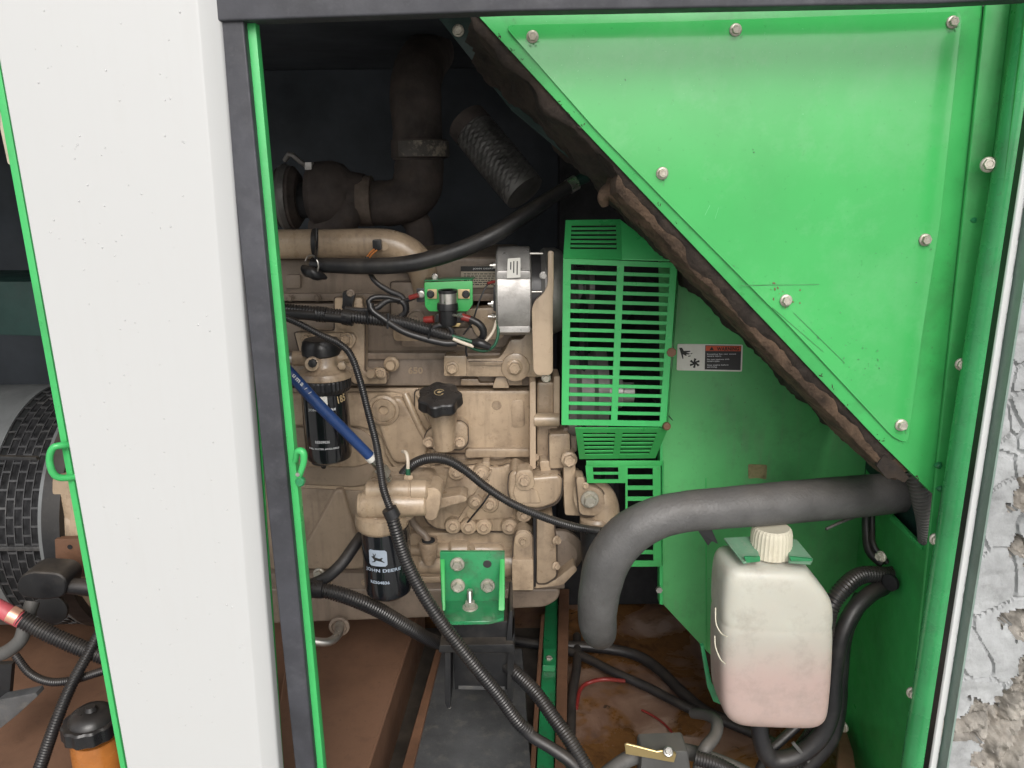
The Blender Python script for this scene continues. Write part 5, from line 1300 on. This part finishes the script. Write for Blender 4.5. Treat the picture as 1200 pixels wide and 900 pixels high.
hd = hose('handle_hook', 'bright green lifting hook on the left edge of the white pillar', 'handle', [(88, 521, YF), (72, 522, YF - .012), (62, 525, YF - .016), (58, 538, YF - .016), (62, 554, YF - .016), (72, 560, YF - .012), (94, 558, YF)], 4, 'green_edge', n=12, step=2)
bx_ = thing('cable_boot', 'dusty black rubber cable boot below the generator drum', 'cable boot', (60, 700, 1.2))
extr('boot', [(22, 676), (36, 670), (68, 672), (78, 680), (76, 700), (50, 704), (26, 700), (18, 692)], 1.17, .05, 'mount', bx_, r=8, bev=4, seg=3)
tube('boot_neck', [(74, 686, 1.19), (100, 688, 1.19), (125, 690, 1.19)], [9, 10, 10], 'rubber', bx_)
ly('round_grille', 62, 712, 1.24, [(0, 19), (4, 19), (5, 17)], 'mount', bx_)
hose('red_cable', 'faded pink red battery cable entering a ribbed conduit at far left', 'cable', [(-30, 700, 1.1), (0, 713, 1.1), (12, 720, 1.1), (26, 727, 1.1)], [9.5, 9.5, 9.5, 9.5], 'redcable', n=18)
tube('copper_ferrule', [(12, 719, 1.1), (22, 724, 1.1)], 10, 'copper', bpy.data.objects['red_cable'], n=18)
hose('battery_conduit', 'thick ribbed conduit sleeving the red cable toward the white pillar', 'conduit', [(24, 725, 1.1), (50, 739, 1.1), (80, 753, 1.1), (110, 765, 1.1), (150, 778, 1.1)], 9.8, 'conduit', corr=3.4, n=18)
hose('grey_cable', 'smooth grey cable curving below the red cable at far left', 'hose', [(-20, 770, 1.12), (5, 765, 1.12), (24, 750, 1.12), (30, 730, 1.13), (38, 705, 1.15)], 8, 'greyhose', n=16)
hose('slanting_conduit', 'ribbed conduit slanting down beside the amber filter', 'conduit', [(122, 730, 1.12), (104, 765, 1.09), (85, 800, 1.06), (66, 845, 1.03), (45, 905, 1.0)], [6, 6.5, 7, 7, 7.5], 'conduit', corr=3, n=16)
hose('sagging_conduit', 'thin ribbed conduit sagging left of the white pillar', 'conduit', [(18, 768, 1.1), (35, 789, 1.09), (58, 799, 1.08), (85, 797, 1.08), (112, 789, 1.08), (140, 780, 1.08)], 4.8, 'conduit', corr=2.6, n=14)
af = thing('amber_filter', 'amber fuel bowl with black notched cap at the lower left corner', 'filter', (108, 940, 1.0))
lv('bowl', 112, 1.0, [(862, 26), (870, 28), (930, 28), (960, 24)], 'amber', af, n=36)
lv('cap', 106, .99, [(832, 4), (832, 12), (834, 20), (839, 25), (842, 26)], 'black', af, n=48)
lv('cap_rim', 106, .99, [(841, 24), (841.5, 29), (843.5, 31), (856, 31.5), (858, 29)], 'black', af, n=96, lobes=12, lobe_amp=.03, smooth=25)
lv('cap_button', 106, .985, [(828, 3), (828, 5), (832, 7)], 'black', af, n=20)
cr = extr('grey_bracket', [(-20, 835), (0, 820), (42, 812), (44, 816), (20, 838), (-20, 870)], 1.12, .02, 'rail', None, bev=1)
tag(cr, 'dusty grey angle bracket at the lower left edge', 'bracket')
extr('bracket_web', [(-20, 780), (14, 778), (10, 826), (-20, 840)], 1.14, .01, 'mount', cr, bev=1)
lb = extr('cream_tag', [(0, 70), (8, 70), (20, 196), (9, 192), (0, 150)], .9, .003, 'cream', None, r=2, bev=.5)
tag(lb, 'cream card hanging at the top left beside the pillar', 'card')
inn = extr('inner_box', [(-80, 330), (60, 330), (80, 395), (-80, 390)], 1.5, .2, 'green_dark', None, r=2)
tag(inn, 'green control box in the dark behind the left opening', 'box')

# scratches, chips and rusty marks on the cover and its frame
rd = random.Random(11)
def marks(name, mat, centres, Y, parent, n, sp, size):
    bm = bmesh.new()
    for _ in range(n):
        cx_, cy_ = rd.choice(centres); x = cx_ + rd.gauss(0, sp); y = cy_ + rd.gauss(0, sp * .7); k = rd.randint(5, 8); s_ = size * rd.uniform(.4, 1.3); an = rd.uniform(0, 3.14); el = rd.uniform(1, 3.5)
        vs = []
        for q in range(k):
            a_ = 2 * math.pi * q / k; rr_ = s_ * rd.uniform(.5, 1.1)
            dx, dy = math.cos(a_) * rr_ * el, math.sin(a_) * rr_
            vs.append(bm.verts.new(P(x + dx * math.cos(an) - dy * math.sin(an), y + dx * math.sin(an) + dy * math.cos(an), Y)))
        bm.faces.new(vs)
    return tag(fin(name, mesh_of(bm, name), mat, parent, 0), kind='stuff')
m['scuff'] = M('scuffed and shadow green', (.06, .28, .09), .5, var=.3, bump=0)  # real scuffs, and the painted shadow rings at the bolts
m['rubbed'] = M('rubbed pale green', (.16, .56, .24), .35, var=.1, bump=0)
YC = Y1 - .0038
marks('rust_specks', 'rustlip', [(912, 340), (930, 346), (921, 352)], YC, cov, 14, 6, 1.2)
marks('scuffs', 'scuff', [(1010, 420), (1005, 400), (960, 390), (1020, 440), (880, 336)], YC - .0001, cov, 34, 16, .7)
marks('specks', 'label_dark', [(1012, 425), (750, 85), (900, 200), (1050, 300)], YC - .0002, cov, 14, 30, .55)
marks('edge_chips', 'foam_flat', [(x, edge_at(x) - 3) for x in (585, 600, 610, 660, 668, 680, 770, 790, 960, 975, 990, 1030, 1075)], Y1 - .0001, enc, 60, 3.0, .8)
for (xa, ya, xb, yb) in ((868, 334, 960, 333), (905, 360, 965, 412), (930, 366, 990, 425), (832, 240, 826, 252), (842, 243, 838, 256)):
    plate('scratch', [(xa, ya, YC), (xb, yb, YC), (xb, yb + .7, YC), (xa, ya + .9, YC)], (0, -.0001, 0), 'rubbed' if ya < 300 else 'scuff', cov, 0)

marks('bolt_shadow_ring', 'scuff', [(x + 1, y + 7) for x, y in ((624, 43), (862, 35), (1116, 26), (776, 203), (1084, 281), (921, 352), (1056, 498))], YC - .00015, cov, 60, 3.5, .8)  # shadow under each cover bolt, painted on as dark green smudges
marks('dust_specks', 'rubbed', [(x, y) for x in range(660, 1100, 60) for y in (50, 70, 100)], YC - .00025, cov, 120, 26, .35)
